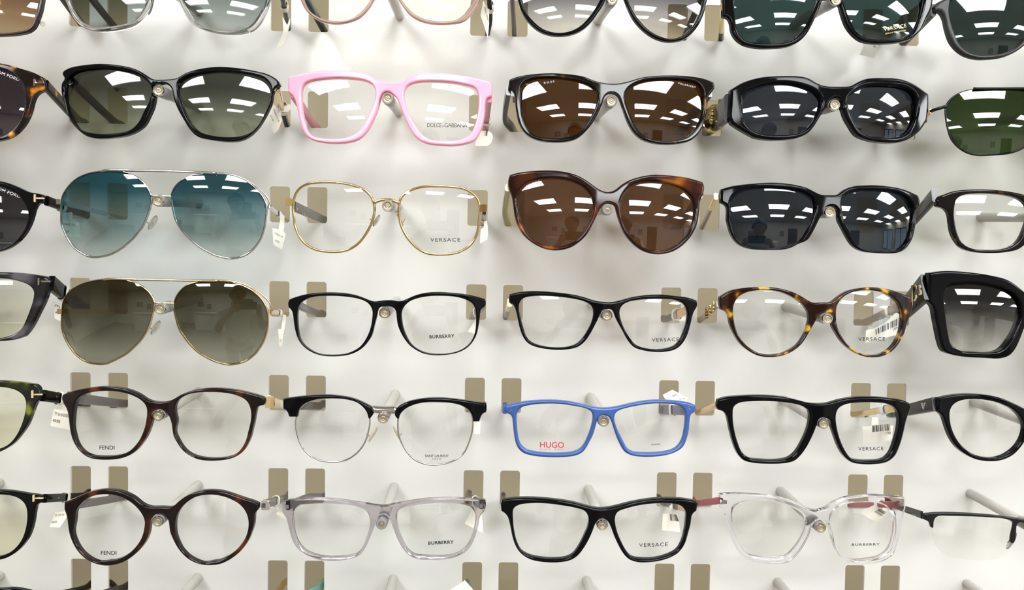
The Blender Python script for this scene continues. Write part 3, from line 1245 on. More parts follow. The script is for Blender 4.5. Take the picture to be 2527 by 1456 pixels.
d = slab('door_1', (1.5, YF, 0), (2.4, YF + 0.045, 2.08), WOOD)
part('door_handle', [((1.6, YF + 0.075, 1.02), (0.12, 0.02, 0.02)), ((1.56, YF + 0.055, 1.02), (0.02, 0.04, 0.02))], SILVER, d)
r = empty('reception_desk', (-0.6, -3.9, 0), 'white reception desk behind the photographer', 'desk')
part('counter_top', [((-0.6, -3.9, 1.06), (2.2, 0.5, 0.04))], LAMIN, r)
part('front_board', [((-0.6, -3.72, 0.52), (2.1, 0.03, 1.04))], LAMIN, r)
part('side_board', [((-1.63, -3.9, 0.52), (0.03, 0.4, 1.04))], LAMIN, r)
part('side_board', [((0.43, -3.9, 0.52), (0.03, 0.4, 1.04))], LAMIN, r)
r = empty('fitting_table', (2.7, -2.6, 0), 'dark fitting table standing near the windows', 'table')
part('table_top', [((2.7, -2.6, 0.74), (1.3, 0.7, 0.035))], WOOD, r)
for a in (-0.6, 0.6):
    for b in (-0.3, 0.3):
        part('table_leg', [((2.7 + a, -2.6 + b, 0.361), (0.05, 0.05, 0.722))], FRAMEBLK, r)
GL = {}
BAR = (0.1, 0.2)


def px(vw, *pts):
    x0, y0, k = VW[vw]
    return [(x0 + a / k, y0 + b / k) for a, b in pts]


# ================================================================== top row
r, S, ls = glasses(1, 1, 'sunglasses', 'brown lensed sunglasses with thin dark rim, in the upper corner beside the clear grey pair', 'P',
    '-165,-85 -120,-95 -60,-100 20,-98 85,-92 118,-85! 120,-70 116,-40 109,0 103,30 96,50 90,64 82,74 70,81 50,86 20,89 -20,90 -60,86 -95,70 -115,40 -130,0 -145,-35 -165,-45',
    ['-100,-78 -40,-86 30,-86 80,-80 103,-66 101,-20 96,15 89,42 82,62 72,72 55,78 25,82 -15,83 -55,79 -85,64 -104,36 -116,0 -120,-45'],
    mat('dark_brown_acetate', rgb(38, 24, 18), 0.15), lens_mat('brown_lens_gradient', tint(74, 48, 32), tint(150, 128, 100)), half=-165, Rl=0.1)
temple(r, S, 1, 1, 1, (112, -62), (200, 58), 6, 6, mat('dark_brown_acetate', rgb(38, 24, 18)))
mb = MB()
mb.ball(on_surf([(98, 55)], S)[0] + np.array([0, 0.003, 0]), 0.0017)
mb.build('nose_pad_end', SILICONE, r)

r, S, ls = glasses(1, 2, 'sunglasses', 'smoke grey sunglasses in a clear grey see-through frame, cut by the top edge', 'Z1',
    '540,-300! 600,-330 720,-350 900,-355 1080,-345 1200,-310 1290,-260 1390,-235 1440,-240 1520,-290 1650,-330 1850,-345 2050,-335 2250,-300 2410,-260! 2415,-180 2385,-80 2345,0 2310,100 2260,195 2200,258 2110,288 2000,296 1850,280 1720,240 1650,190 1590,90 1545,0 1510,-80 1470,-140 1410,-165 1370,-140 1345,-80 1325,0 1300,90 1250,160 1170,220 1060,255 950,270 850,272 745,250 670,190 620,110 578,0 550,-100 530,-200',
    ['600,-40 585,-140 600,-230 680,-290 850,-310 1050,-305 1180,-265 1270,-190 1300,-90 1282,0 1255,60 1215,125 1150,188 1060,218 930,236 810,232 725,195 655,110 615,20',
     '1565,-60 1550,-150 1600,-230 1720,-290 1880,-305 2060,-298 2220,-262 2330,-200 2345,-110 2312,0 2285,60 2240,140 2190,208 2120,252 2030,264 1900,258 1765,230 1700,190 1640,110 1590,20'],
    CRYSTALSMOKE, lens_mat('grey_green_gradient_lens', tint(66, 76, 76), tint(150, 156, 152)), Rl=0.095)
temple(r, S, 1, 2, -1, (176, -66), (275, 58), 6, 5.6, DARKT)
temple(r, S, 1, 2, 1, (686, -58), (716, 70), 6, 5.6, GREYT)
GL[12] = r

r, S, ls = glasses(1, 3, 'eyeglasses', 'clear eyeglasses with a thin rosy brown translucent rim, cut by the top edge', 'Z2',
    '130,-230! 200,-275 350,-310 560,-320 760,-300 880,-250 960,-190 1010,-170 1060,-190 1130,-250 1260,-305 1460,-318 1660,-310 1830,-275 1905,-235! 1900,-160 1860,-80 1825,20 1775,110 1705,185 1605,216 1500,224 1380,217 1280,186 1200,130 1150,70 1105,0 1080,-60 1040,-105 1010,-115 970,-100 930,-60 890,0 850,70 790,140 700,190 600,216 500,218 400,192 330,150 270,90 225,0 190,-90 150,-170',
    ['250,-20 220,-110 240,-200 330,-260 540,-285 740,-265 860,-200 900,-110 870,-30 830,40 770,110 690,165 610,189 520,189 430,175 360,140 300,90',
     '1130,-10 1100,-110 1140,-200 1260,-262 1460,-282 1650,-275 1780,-230 1835,-150 1815,-60 1790,0 1735,75 1680,142 1610,184 1520,194 1420,189 1320,165 1240,120 1175,55'],
    CRYSTALROSE, CLEARBLUE, T=0.0034, Rl=0.13)
temple(r, S, 1, 3, -1, (736, -42), (797, 73), 6.5, 6, BLACK)
temple(r, S, 1, 3, 1, (1204, -40), (1208, 84), 7, 6, BLACK, mids=((1210, 40, 0.6),))
GL[13] = r

r, S, ls = glasses(1, 4, 'sunglasses', 'large round black sunglasses with lenses fading from grey to clear, cut by the top edge', 'Z3',
    '130,-250! 230,-290 430,-320 640,-310 820,-260 930,-190 1040,-150 1140,-180 1260,-250 1440,-310 1640,-318 1840,-290 1990,-240! 1990,-160 1940,-80 1903,20 1880,115 1840,212 1780,295 1700,355 1600,378 1530,375 1430,342 1330,272 1250,182 1200,90 1160,-10 1120,-70 1060,-90 1010,-40 980,40 930,120 870,200 790,270 700,310 600,326 520,322 420,292 340,237 280,170 235,90 208,0 180,-80 140,-160',
    ['235,-40 230,-130 290,-220 430,-275 620,-275 790,-225 910,-140 960,-50 940,15 895,95 840,168 770,238 690,281 600,299 530,295 440,267 370,215 310,150 270,82',
     '1185,-40 1190,-140 1270,-220 1430,-275 1620,-280 1780,-240 1880,-150 1895,-50 1870,10 1850,92 1810,190 1750,270 1680,326 1600,351 1540,348 1440,311 1350,245 1280,162 1230,82'],
    BLACK, lens_mat('grey_fading_lens', tint(62, 62, 72), tint(200, 195, 186), lo=0.05, hi=0.75), T=0.0045, Rl=0.09)
temple(r, S, 1, 4, -1, (1262, -55), (1269, 86), 5.5, 5, GUNMETAL)
temple(r, S, 1, 4, 1, (1752, -50), (1693, 96), 5.5, 5, BLACK)
GL[14] = r

r, S, ls = glasses(1, 5, 'sunglasses', 'dark green black sunglasses with golden lettering on one lens, cut by the top edge', 'Z4',
    '132,-140! 300,-190 520,-205 740,-180 880,-130 960,-80 1030,-70 1090,-90 1170,-150 1320,-195 1520,-200 1680,-175 1800,-130! 1800,-40 1785,60 1742,160 1702,242 1640,302 1560,332 1450,346 1330,346 1230,326 1160,272 1110,202 1080,122 1050,30 1010,-10 960,0 935,0 890,92 850,182 800,272 740,332 650,371 520,384 400,381 300,356 240,312 205,252 195,190 172,148 134,136! 130,0',
    ['225,-40 240,-110 330,-155 520,-165 720,-145 850,-80 895,-10 880,20 860,70 820,152 760,252 700,312 640,336 520,349 400,346 310,321 260,270 235,180 225,80',
     '1085,-20 1110,-100 1200,-145 1360,-160 1530,-155 1660,-125 1720,-60 1722,0 1710,70 1680,172 1640,252 1570,301 1480,316 1360,316 1260,301 1190,251 1150,181 1110,92'],
    BLACK, lens_mat('dark_green_lens', tint(46, 62, 62)), T=0.005, Rl=0.088, r=5.5)
Y = ls[1][1]
print_on(Y, ls[1][0], GOLDINK, 'VERSACE', (2181, 77), (2237, 67), 8.8, 1.1, 0.01)
print_on(Y, ls[1][0], GOLDINK, '100% U.V. PROTECTION', (2184.5, 85.2), (2235, 76.5), 3.6, 1.05, 0.008)
temple(r, S, 1, 5, -1, (1785, 15), (1782, 99), 6, 5, BLACK, head=0.72, headmat=GOLD)
temple(r, S, 1, 5, 1, (2292, 5), (2220, 105), 8, 6, BLACK)
GL[15] = r

r, S, ls = glasses(1, 6, 'sunglasses', 'matt black wrap sunglasses with grey lenses, in the upper corner', 'Z4',
    '2793,-60 2700,-85 2560,-110 2380,-110 2200,-90 2020,-45 1880,0 1830,28 1800,60! 1808,100! 1850,102 1882,150 1902,232 1932,322 1982,392 2052,442 2142,469 2232,471 2352,456 2452,416 2530,360 2600,285 2660,190 2700,90 2735,40 2793,25',
    ['1950,-10 2060,-45 2220,-60 2400,-65 2540,-60 2630,-20 2645,60 2615,160 2570,235 2520,310 2450,378 2370,417 2260,439 2160,438 2070,409 2010,350 1972,270 1942,180 1925,85'],
    MATTE, lens_mat('charcoal_lens', tint(42, 50, 50)), half=2793, T=0.0045, Rl=0.08, r=9)
temple(r, S, 1, 6, -1, (2306, 24), (2232, 103), 9, 6, MATTE)
GL[16] = r

# ================================================================== second row
r, S, ls = glasses(2, 1, 'sunglasses', 'tortoise sunglasses with purple grey lenses and silver hinge bar, beside the black sunglasses', 'Z1',
    '-596,690 -500,670 -420,620 -300,570 -150,547 0,550 100,570 200,600 300,632 378,672! 405,720 405,780! 330,822 298,882 278,960 240,1050 180,1130 100,1192 0,1222 -100,1227 -220,1200 -320,1130 -400,1020 -450,900 -500,800 -560,770 -596,765',
    ['0,600 80,622 150,668 205,740 228,830 222,930 190,1030 140,1108 70,1162 0,1188 -100,1195 -200,1170 -290,1100 -360,1000 -410,890 -420,780 -390,690 -320,630 -220,598 -100,588'],
    HAV, lens_mat('purple_grey_lens', tint(62, 54, 64)), half=-596, Rl=0.1)
print_on(ls[0][1], ls[0][0], PALEINK, 'TOM FORD', (-14, 177), (47, 200.5), 7.5, 1.05)
tm = temple(r, S, 2, 1, 1, (110, 209), (188, 294), 8, 7, HAV, t=4)
b1 = decal  # alias keeps the line below short
S21, R21 = S, r
block(r, 'hinge_bar', (85, 203.5), 1.0, 4.8, 1.0, float(on_surf([(85, 203.5)], S)[0][1]) - 0.0026, SILVER, 0.3)
block(r, 'hinge_bar', (97, 204.5), 6.4, 1.0, 1.0, float(on_surf([(97, 204.5)], S)[0][1]) - 0.0024, SILVER, 0.3)
GL[21] = r

r, S, ls = glasses(2, 2, 'sunglasses', 'glossy black sunglasses with grey to green fading lenses, above the blue aviators', 'Z1',
    '556,622! 620,590 720,570 880,557 1050,571 1180,602 1270,650 1330,688 1400,694 1480,690 1540,680 1610,640 1720,605 1880,584 2050,592 2220,620 2330,650 2410,700 2432,745! 2402,760 2375,800 2360,880 2330,960 2290,1035 2230,1122 2150,1192 2070,1224 1980,1230 1850,1217 1720,1187 1650,1122 1600,1042 1550,952 1515,862 1500,790 1470,745 1410,730 1365,760 1352,850 1335,930 1300,1012 1260,1084 1200,1134 1110,1174 1000,1194 850,1202 760,1182 690,1132 630,1062 590,972 560,882 545,792 549,720 570,690 552,650!',
    ['600,690 650,640 740,612 880,599 1040,610 1170,640 1260,685 1315,745 1322,800 1300,880 1260,960 1210,1060 1150,1120 1050,1150 930,1162 800,1155 700,1120 650,1060 610,980 585,880 578,780',
     '1560,720 1630,668 1750,638 1900,625 2050,632 2200,655 2300,690 2352,760 2342,850 2312,950 2262,1060 2192,1140 2100,1180 2000,1190 1860,1180 1740,1145 1670,1080 1620,1000 1580,900 1558,810'],
    BLACK, lens_mat('grey_green_lens', tint(74, 77, 72), tint(150, 156, 136), lo=0.1, hi=0.75), T=0.0048, Rl=0.09)
temple(r, S, 2, 2, -1, (172, 198), (277, 301), 6.5, 6, DARKT)
temple(r, S, 2, 2, 1, (684, 216), (707, 306), 6, 6, BLACK, head=0.4, headmat=PALEGOLD)
GL[22] = r

r, S, ls = glasses(2, 3, 'eyeglasses', 'bright pink eyeglasses with thick square rims', 'Z2',
    '121,698! 200,674 350,648 550,638 720,643 820,660 880,690 920,722 980,742 1050,746 1110,742 1160,728 1210,690 1280,668 1400,660 1560,668 1720,690 1840,715 1937,740! 1946,765 1942,872! 1900,888 1886,930 1880,1020 1862,1120 1832,1202 1790,1262 1720,1292 1620,1310 1480,1308 1360,1292 1280,1252 1220,1182 1180,1102 1140,1012 1110,932 1085,880 1050,850 1005,838 965,850 945,890 925,972 890,1062 850,1142 800,1212 740,1257 660,1282 540,1292 420,1282 330,1257 270,1207 238,1142 215,1062 198,980 185,920 162,872 120,832! 118,770',
    ['245,800 270,755 330,728 440,712 580,705 720,715 820,735 880,775 898,830 890,900 860,990 820,1080 770,1160 720,1205 650,1235 540,1250 420,1245 340,1225 295,1180 270,1110 250,1010 240,900',
     '1160,830 1190,775 1260,745 1400,735 1560,742 1700,765 1790,795 1820,850 1825,930 1815,1030 1790,1130 1750,1205 1700,1245 1600,1268 1480,1268 1380,1250 1310,1200 1260,1130 1210,1040 1170,930'],
    PINK, CLEAR, T=0.005, Rl=0.12, r=5.5)
print_on(ls[1][1], ls[1][0], INK, 'DOLCE', (1054, 313.3), (1089.5, 313.8), 10.2, 0.92)
print_on(ls[1][1], ls[1][0], INK, '&', (1091.3, 313.8), (1095.6, 313.9), 4.5)
print_on(ls[1][1], ls[1][0], INK, 'GABBANA', (1097, 313.9), (1153.3, 314.6), 10.2, 0.92)
temple(r, S, 2, 3, -1, (721, 229), (773, 312), 7, 6, PINKT, t=4)
temple(r, S, 2, 3, 1, (1207, 240), (1202, 322), 7, 6, PINKT, t=4)
GL[23] = r

r, S, ls = glasses(2, 4, 'sunglasses', 'near black tortoise sunglasses with flat brown lenses, above the cat eye pair', 'Z3',
    '135,720! 200,695 330,672 500,661 680,672 800,692 900,730 1000,752 1100,755 1200,735 1320,700 1450,685 1600,681 1750,690 1880,712 1967,746! 1970,800 1922,862 1908,960 1892,1062 1862,1152 1812,1222 1752,1267 1660,1292 1540,1300 1420,1287 1320,1252 1250,1192 1200,1112 1160,1012 1130,922 1100,862 1050,842 1000,862 960,952 920,1042 870,1122 810,1192 740,1247 660,1272 560,1280 440,1272 350,1247 290,1212 240,1152 210,1072 190,962 180,862 157,812 128,792! 130,750',
    ['240,790 270,745 340,715 480,702 640,712 780,738 870,775 920,830 925,890 905,970 860,1060 800,1150 740,1205 650,1235 540,1243 430,1235 340,1205 285,1140 255,1050 240,940 235,850',
     '1170,850 1210,790 1290,745 1400,722 1550,715 1700,722 1810,750 1860,810 1875,900 1868,1000 1840,1100 1790,1180 1720,1235 1620,1262 1520,1268 1420,1255 1340,1220 1280,1160 1230,1070 1190,970 1170,900'],
    HAVH, lens_mat('brown_lens', tint(80, 57, 38)), T=0.0048, Rl=0.095, yaw=-0.03)
print_on(ls[0][1], ls[0][0], PALEINK, 'HUGO  BOSS', (1298.5, 210.5), (1368, 203), 4.6, 1.5, 0.006, bend=-1.2)
print_on(ls[1][1], ls[1][0], PALEINK, 'POLARIZED', (1673.5, 207.3), (1716, 217.3), 4.2, 1.3, 0.006)
temple(r, S, 2, 4, -1, (1255, 222), (1262, 320), 8, 7.5, DARKT, t=3.6, mids=((1246, 288, 0.68),))
temple(r, S, 2, 4, 1, (1752, 226), (1702, 330), 8, 7.5, DARKT, t=3.6)
GL[24] = r

r, S, ls = glasses(2, 5, 'sunglasses', 'chunky angular black sunglasses with a gold medallion on the temple', 'Z4',
    '194,716! 290,660 420,620 550,608 720,608 800,622 880,665 940,685 1050,690 1140,685 1200,655 1270,628 1400,622 1530,630 1640,670 1758,750! 1758,850 1746,960! 1680,1052 1590,1112 1500,1134 1400,1132 1280,1112 1190,1072 1140,1002 1100,932 1080,872 1040,800 1000,795 950,852 900,932 850,1012 800,1062 720,1097 600,1112 480,1110 390,1096! 290,1042 200,986! 184,940 188,830',
    ['295,780 320,735 420,690 520,668 640,665 770,690 860,730 905,790 900,850 865,930 810,1010 750,1050 650,1068 540,1070 430,1060 350,1020 300,960 288,870',
     '1125,780 1170,735 1240,695 1330,682 1440,685 1560,700 1630,740 1660,800 1655,900 1630,990 1580,1060 1500,1090 1400,1088 1300,1080 1230,1050 1180,990 1140,900 1120,830'],
    BLACK, lens_mat('blue_grey_lens', tint(58, 64, 74)), T=0.0065, Rl=0.082, r=7, Rf=0.19)
temple(r, S, 2, 5, -1, (1797, 266), (1748, 330), 20, 14, mat('smoky_black_acetate', rgb(26, 27, 26), 0.12, spec=0.25), t=5)
temple(r, S, 2, 5, 1, (2282, 272), (2232, 335), 18, 13, BLACK, t=5)
GL[25] = r

# thin black metal sunglasses at the edge
root, S, tip = base_glasses(2, 6, 'sunglasses', 'thin black metal sunglasses with green lenses, next to the chunky angular pair', 0.2)
e1 = parse('1915,850 1940,800 2000,750 2090,718 2200,705 2350,702 2480,705 2600,715 2680,760 2700,850 2680,960 2620,1070 2540,1160 2440,1205 2300,1222 2160,1225 2080,1205 2010,1160 1960,1100 1930,1010 1915,920', 'Z4')
e2 = [(2 * 2613 - x, y, c) for x, y, c in reversed(e1)]
GREEN = lens_mat('bottle_green_lens', tint(48, 64, 38), tint(66, 84, 54))
for e in (e1, e2):
    wire_eye(root, S, e, 0.0008, BLACKMETAL, GREEN, 0.09)
wire('bridge', [(2578, 236), (2596, 230), (2613, 228), (2630, 230), (2648, 236)], S, 0.001, BLACKMETAL, root)
wire('top_bar', [(2400, 219), (2480, 219), (2613, 218), (2746, 219)], S, 0.0009, BLACKMETAL, root, -0.001)
for s in (-1, 1):
    nose_pad(root, S, (2613 + s * 30, 290), s, SILICONE, BLACKMETAL)
mb = MB()
a = on_surf([(2337, 262), (2318, 267), (2308, 270)], S)
a[:, 1] += np.array([0, 0.002, 0.005])
mb.tube(smooth3(a), 0.0012)
mb.build('end_piece', BLACKMETAL, root)
temple(root, S, 2, 6, -1, (2308, 270), (2240, 330), 3.2, 3.2, BLACKMETAL, t=1.6, head=0.2, headmat=ROSEGOLD, y0=0.005)
temple(root, S, 2, 6, 1, (2918, 270), (2640, 336), 3.2, 3.2, BLACKMETAL, t=1.6, y0=0.005)
GL[26] = root

# ================================================================== third row
r, S, ls = glasses(3, 1, 'sunglasses', 'round black sunglasses with grey lenses and gold hinge bar, beside the blue aviators', 'Z5',
    '-597,330 -500,325 -420,280 -300,240 -150,225 0,235 80,254 170,290 260,330 370,352 402,372! 402,432! 342,434 312,482 282,582 232,682 162,762 82,817 0,846 -100,856 -220,831 -330,751 -410,641 -460,521 -520,431 -597,411',
    ['0,273 80,300 160,350 220,420 255,510 245,600 200,690 140,760 70,805 0,830 -100,832 -210,800 -300,720 -370,620 -420,500 -420,400 -370,320 -280,275 -150,258'],
    BLACK, lens_mat('slate_grey_lens', tint(52, 52, 56)), half=-597, Rl=0.1)
print_on(ls[0][1], ls[0][0], PALEINK, 'TOM FORD', (-14, 465), (49.5, 489), 7.5, 1.05)
temple(r, S, 3, 1, 1, (113, 495), (212, 533), 7, 6, BLACK, t=3.6)
block(r, 'hinge_bar', (86, 489), 1.0, 5.2, 1.0, float(on_surf([(86, 489)], S)[0][1]) - 0.0026, INLAY, 0.3)
block(r, 'hinge_bar', (98, 489.5), 6.4, 1.0, 1.0, float(on_surf([(98, 489.5)], S)[0][1]) - 0.0024, INLAY, 0.3)
GL[31] = r


def aviator(row, label, vw, e1, e2, bar, ext, bridge, pads, metal, lmat, tl, tr, yaw=0.0):
    root, S, tip = base_glasses(row, 2, 'sunglasses', label, 0.21, -0.10, yaw)
    rims = []
    for e, w in zip((e1, e2), 'LR'):
        rims.append(wire_eye(root, S, splice(parse(e, vw), (row, 2, w)), 0.0008, metal, lmat, 0.092))
    wire('top_bar', px(vw, *bar), S, 0.00085, metal, root, -0.0012)
    for x in ext:
        wire('outer_wire', px(vw, *x), S, 0.0006, metal, root, 0.001)
    wire('bridge', px(vw, *bridge), S, 0.0008, metal, root, 0.0005)
    for s, p in zip((-1, 1), pads):
        nose_pad(root, S, px(vw, p)[0], s, SILICONE, metal, 7.5)
    for s, (a, b) in zip((-1, 1), (tl, tr)):
        block(root, 'hinge_block', (a[0] - 0.5 * s, a[1]), 2.6, 3.6, 3.2, float(on_surf([a], S)[0][1]) + 0.002, metal, 0.4)
        temple(root, S, row, 2, s, (a[0] + 1.5 * s, a[1]), b, 3.6, 3.0, metal, t=1.4, y0=0.003)
    return root, rims


GL[32], _r = aviator(3, 'silver rimmed aviator sunglasses with blue to clear fading lenses', 'Z5',
    '525,440 540,360 590,280 660,215 760,170 880,150 1000,148 1100,165 1200,215 1270,290 1305,370 1300,450 1290,540 1240,650 1150,740 1060,820 970,875 870,895 780,885 690,835 610,750 555,640 525,530',
    '1480,370 1510,290 1570,230 1650,190 1750,175 1870,165 1990,180 2110,225 2200,290 2270,370 2305,460 2300,560 2275,660 2230,760 2160,850 2080,895 1990,905 1890,890 1800,840 1690,760 1600,660 1530,560 1490,460',
    [(880, 152), (930, 143), (1150, 146), (1400, 150), (1640, 157), (1870, 167)], [[(1870, 165), (2000, 178), (2120, 222), (2230, 292), (2310, 375), (2345, 455)]],
    [(1307, 362), (1390, 363), (1482, 367)], [(1300, 590), (1515, 580)], SILVER, lens_mat('blue_fading_lens', tint(44, 88, 104), tint(186, 198, 196), lo=0.12, hi=0.85),
    ((146, 498), (292, 537)), ((659, 508), (706, 546)))

root, S, tip = base_glasses(3, 3, 'eyeglasses', 'clear eyeglasses with thin gold wire rims and gold patterned temple', 0.24, -0.05)
e1 = parse('190,430 210,350 260,280 340,235 450,218 600,215 750,230 880,265 970,310 1030,380 1060,470 1055,570 1020,680 960,790 880,880 790,940 690,965 580,962 450,935 350,880 270,800 220,700 195,600 185,510', 'Z6')
e2 = parse('1330,440 1350,380 1400,330 1480,290 1600,262 1750,258 1900,265 2020,285 2110,330 2170,400 2195,480 2190,580 2170,700 2130,800 2060,900 1960,960 1850,990 1750,992 1650,978 1540,930 1450,850 1380,740 1340,620 1325,520', 'Z6')
eyes = [wire_eye(root, S, splice(e, (3, 3, w)), 0.0009, GOLD, CLEAR, 0.12) for e, w in zip((e1, e2), 'LR')]
print_on(eyes[1][2], eyes[1][1], INK, 'VERSACE', (1062, 596.6), (1135.6, 595.8), 9.4, 1.25, 0.006)
wire('bridge', px('Z6', (1055, 440), (1120, 412), (1190, 404), (1260, 412), (1330, 442)), S, 0.0011, GOLD, root)
nose_pad(root, S, px('Z6', (1075, 625))[0], -1, SILICONE, GOLD)
nose_pad(root, S, px('Z6', (1330, 620))[0], 1, SILICONE, GOLD)
ya = float(on_surf([(714, 498)], S)[0][1])
block(root, 'end_block', px('Z6', (150, 430))[0], 4.6, 5.0, 4.0, ya + 0.001, GOLD, 0.8)
block(root, 'end_block', px('Z6', (2235, 498))[0], 4.8, 5.2, 4.0, float(on_surf([(1193, 514)], S)[0][1]) + 0.001, GOLD, 0.8)
tm = temple(root, S, 3, 3, -1, (722, 508), (795, 547), 7.5, 6, GREYT, t=2.6, y0=0.003)
temple(root, S, 3, 3, 1, (1195, 518), (1192, 557), 7, 6, GREYT, t=2.6, y0=0.003)
zig = []
for k in range(8):
    a, b = px('Z6', (212 + k * 19, 478 + k * 14))[0], px('Z6', (222 + k * 19, 478 + k * 14 + 48))[0]
    zig += [[(a[0], a[1]), (a[0] + 1.3, a[1] + .4), (b[0] + 1.3, b[1] + .4), (b[0], b[1])]]
relief(tm, 'gold_pattern', GOLD, zig, 0.0003)
GL[33] = root

r, S, ls = glasses(3, 4, 'sunglasses', 'amber tortoise cat eye sunglasses with large round brown lenses', 'Z7',
    '165,140! 260,115 430,95 600,91 760,107 890,145 990,200 1080,265 1140,302 1220,322 1290,302 1350,255 1440,200 1560,160 1700,138 1850,142 2000,158 2130,185 2232,216! 2250,262 2242,352! 2212,402 2202,502 2172,612 2112,732 2032,842 1942,922 1850,974 1750,994 1640,984 1520,924 1430,844 1370,744 1330,644 1310,544 1290,472 1210,450 1150,480 1108,562 1068,642 1008,742 940,832 860,902 770,942 660,955 540,932 430,872 330,772 258,672 213,562 198,452 183,362 163,312 148,252 150,190',
    ['250,350 290,270 360,215 470,185 600,175 740,185 860,215 960,270 1030,350 1060,450 1050,560 1010,680 940,790 860,860 770,900 660,912 550,890 450,840 360,750 300,650 260,540 245,440',
     '1355,420 1390,340 1450,270 1540,225 1650,208 1780,215 1920,245 2030,295 2110,370 2145,470 2140,580 2110,690 2050,790 1970,870 1880,920 1780,945 1680,935 1580,890 1490,820 1430,730 1380,620 1355,510'],
    HAVG, lens_mat('warm_brown_lens', tint(104, 76, 58)), T=0.005, tilt=0.1, Rl=0.095, r=6, yaw=-0.03)
print_on(ls[0][1], ls[0][0], PALEINK, 'GUCCI', (1298.5, 463.5), (1331.5, 450), 5.4, 1.5, 0.006, bend=1.2)
temple(r, S, 3, 4, -1, (1254, 463), (1251, 556), 5.5, 5, CHAMPAGNE, t=4.4, mids=((1246, 520, 0.7),))
temple(r, S, 3, 4, 1, (1728, 480), (1690, 566), 5.5, 5, CHAMPAGNE, t=4)
GL[34] = r

r, S, ls = glasses(3, 5, 'sunglasses', 'rectangular glossy black sunglasses with dark grey lenses, below the chunky angular pair', 'Z8',
    '123,215! 220,190 380,171 550,164 700,180 800,205 870,240 920,260 1000,262 1045,258 1090,225 1160,195 1300,184 1420,190 1560,215 1682,266! 1690,330 1662,392! 1660,450 1652,540 1632,622 1592,692 1522,717 1430,724 1330,717 1240,697 1180,652 1130,582 1090,502 1060,432 1040,382 980,362 930,402 890,472 850,552 800,622 740,672 660,694 540,700 420,692 330,674 270,642 228,582 198,502 178,412 163,352 118,322! 116,260',
    ['195,310 230,255 300,220 420,205 560,205 700,220 800,250 855,295 865,360 850,430 810,520 760,600 700,645 620,670 520,675 400,665 310,640 260,580 225,490 200,400',
     '1075,310 1110,260 1170,232 1280,222 1400,228 1520,245 1600,290 1640,360 1645,450 1630,550 1600,640 1550,680 1470,698 1370,695 1270,680 1210,640 1150,560 1110,470 1080,390'],
    BLACK, lens_mat('dark_slate_lens', tint(48, 56, 64)), T=0.005, tilt=0.11, Rl=0.085, r=6)
temple(r, S, 3, 5, -1, (1768, 484), (1733, 561), 5, 4.5, TAUPE, t=2.6, head=0.3, headmat=GOLD)
temple(r, S, 3, 5, 1, (2262, 490), (2150, 575), 5, 4.5, TAUPE, t=2.6)
GL[35] = r

r, S, ls = glasses(3, 6, 'eyeglasses', 'dark tortoise rectangular eyeglasses with clear lenses and broad temple, beside the rectangular black sunglasses', 'Z8',
    '2755,348 2680,332 2600,290 2527,262 2400,234 2250,219 2080,219 1960,232 1885,258! 1845,275 1822,300! 1826,352! 1888,372 1918,412 1930,482 1945,562 1980,632 2030,682 2120,712 2250,722 2380,714 2470,692 2530,646 2590,562 2640,472 2690,422 2755,412',
    ['1970,340 1990,290 2040,262 2140,250 2280,252 2400,268 2490,300 2530,340 2548,420 2522,520 2480,610 2420,665 2330,690 2220,695 2110,685 2040,650 2000,590 1975,500 1965,420'],
    HAVH, CLEAR, half=2755, tilt=0.085, Rl=0.13)
temple(r, S, 3, 6, -1, (2309, 481), (2238, 560), 11, 8, HAVH, t=4)
GL[36] = r

# ================================================================== fourth row
r, S, ls = glasses(4, 1, 'eyeglasses', 'black and grey marbled square eyeglasses with a silver hinge bar, beside the gold aviators', 'Y1',
    '-597,150 -500,140 -400,100 -250,78 -100,72 0,75 120,78 250,88 360,105 420,120 452,150! 437,192 422,262 392,342 352,422 312,502 270,574 222,632! 150,657 60,670 0,672 -120,667 -260,642 -350,562 -420,442 -470,322 -520,252 -597,237',
    ['0,130 100,138 190,160 260,190 300,235 300,300 270,400 230,500 190,570 130,610 60,635 0,645 -120,640 -230,610 -310,520 -370,400 -400,290 -400,210 -350,160 -230,138 -100,129'],
    HAVGREY, lens_mat('pale_yellow_lens', (0.9, 0.9, 0.84, 1), (0.82, 0.82, 0.66, 1)), half=-597, tilt=0.06, Rl=0.13, T=0.0048, r=6)
temple(r, S, 4, 1, 1, (124, 699), (203, 768), 11, 8, BLACK, t=4, flat=True)
block(r, 'hinge_bar', (96, 694.5), 1.1, 4.8, 1.0, float(on_surf([(96, 694.5)], S)[0][1]) - 0.0028, SILVER, 0.3)
block(r, 'hinge_bar', (110, 694.5), 7.4, 1.1, 1.0, float(on_surf([(110, 694.5)], S)[0][1]) - 0.0026, SILVER, 0.3)
GL[41] = r

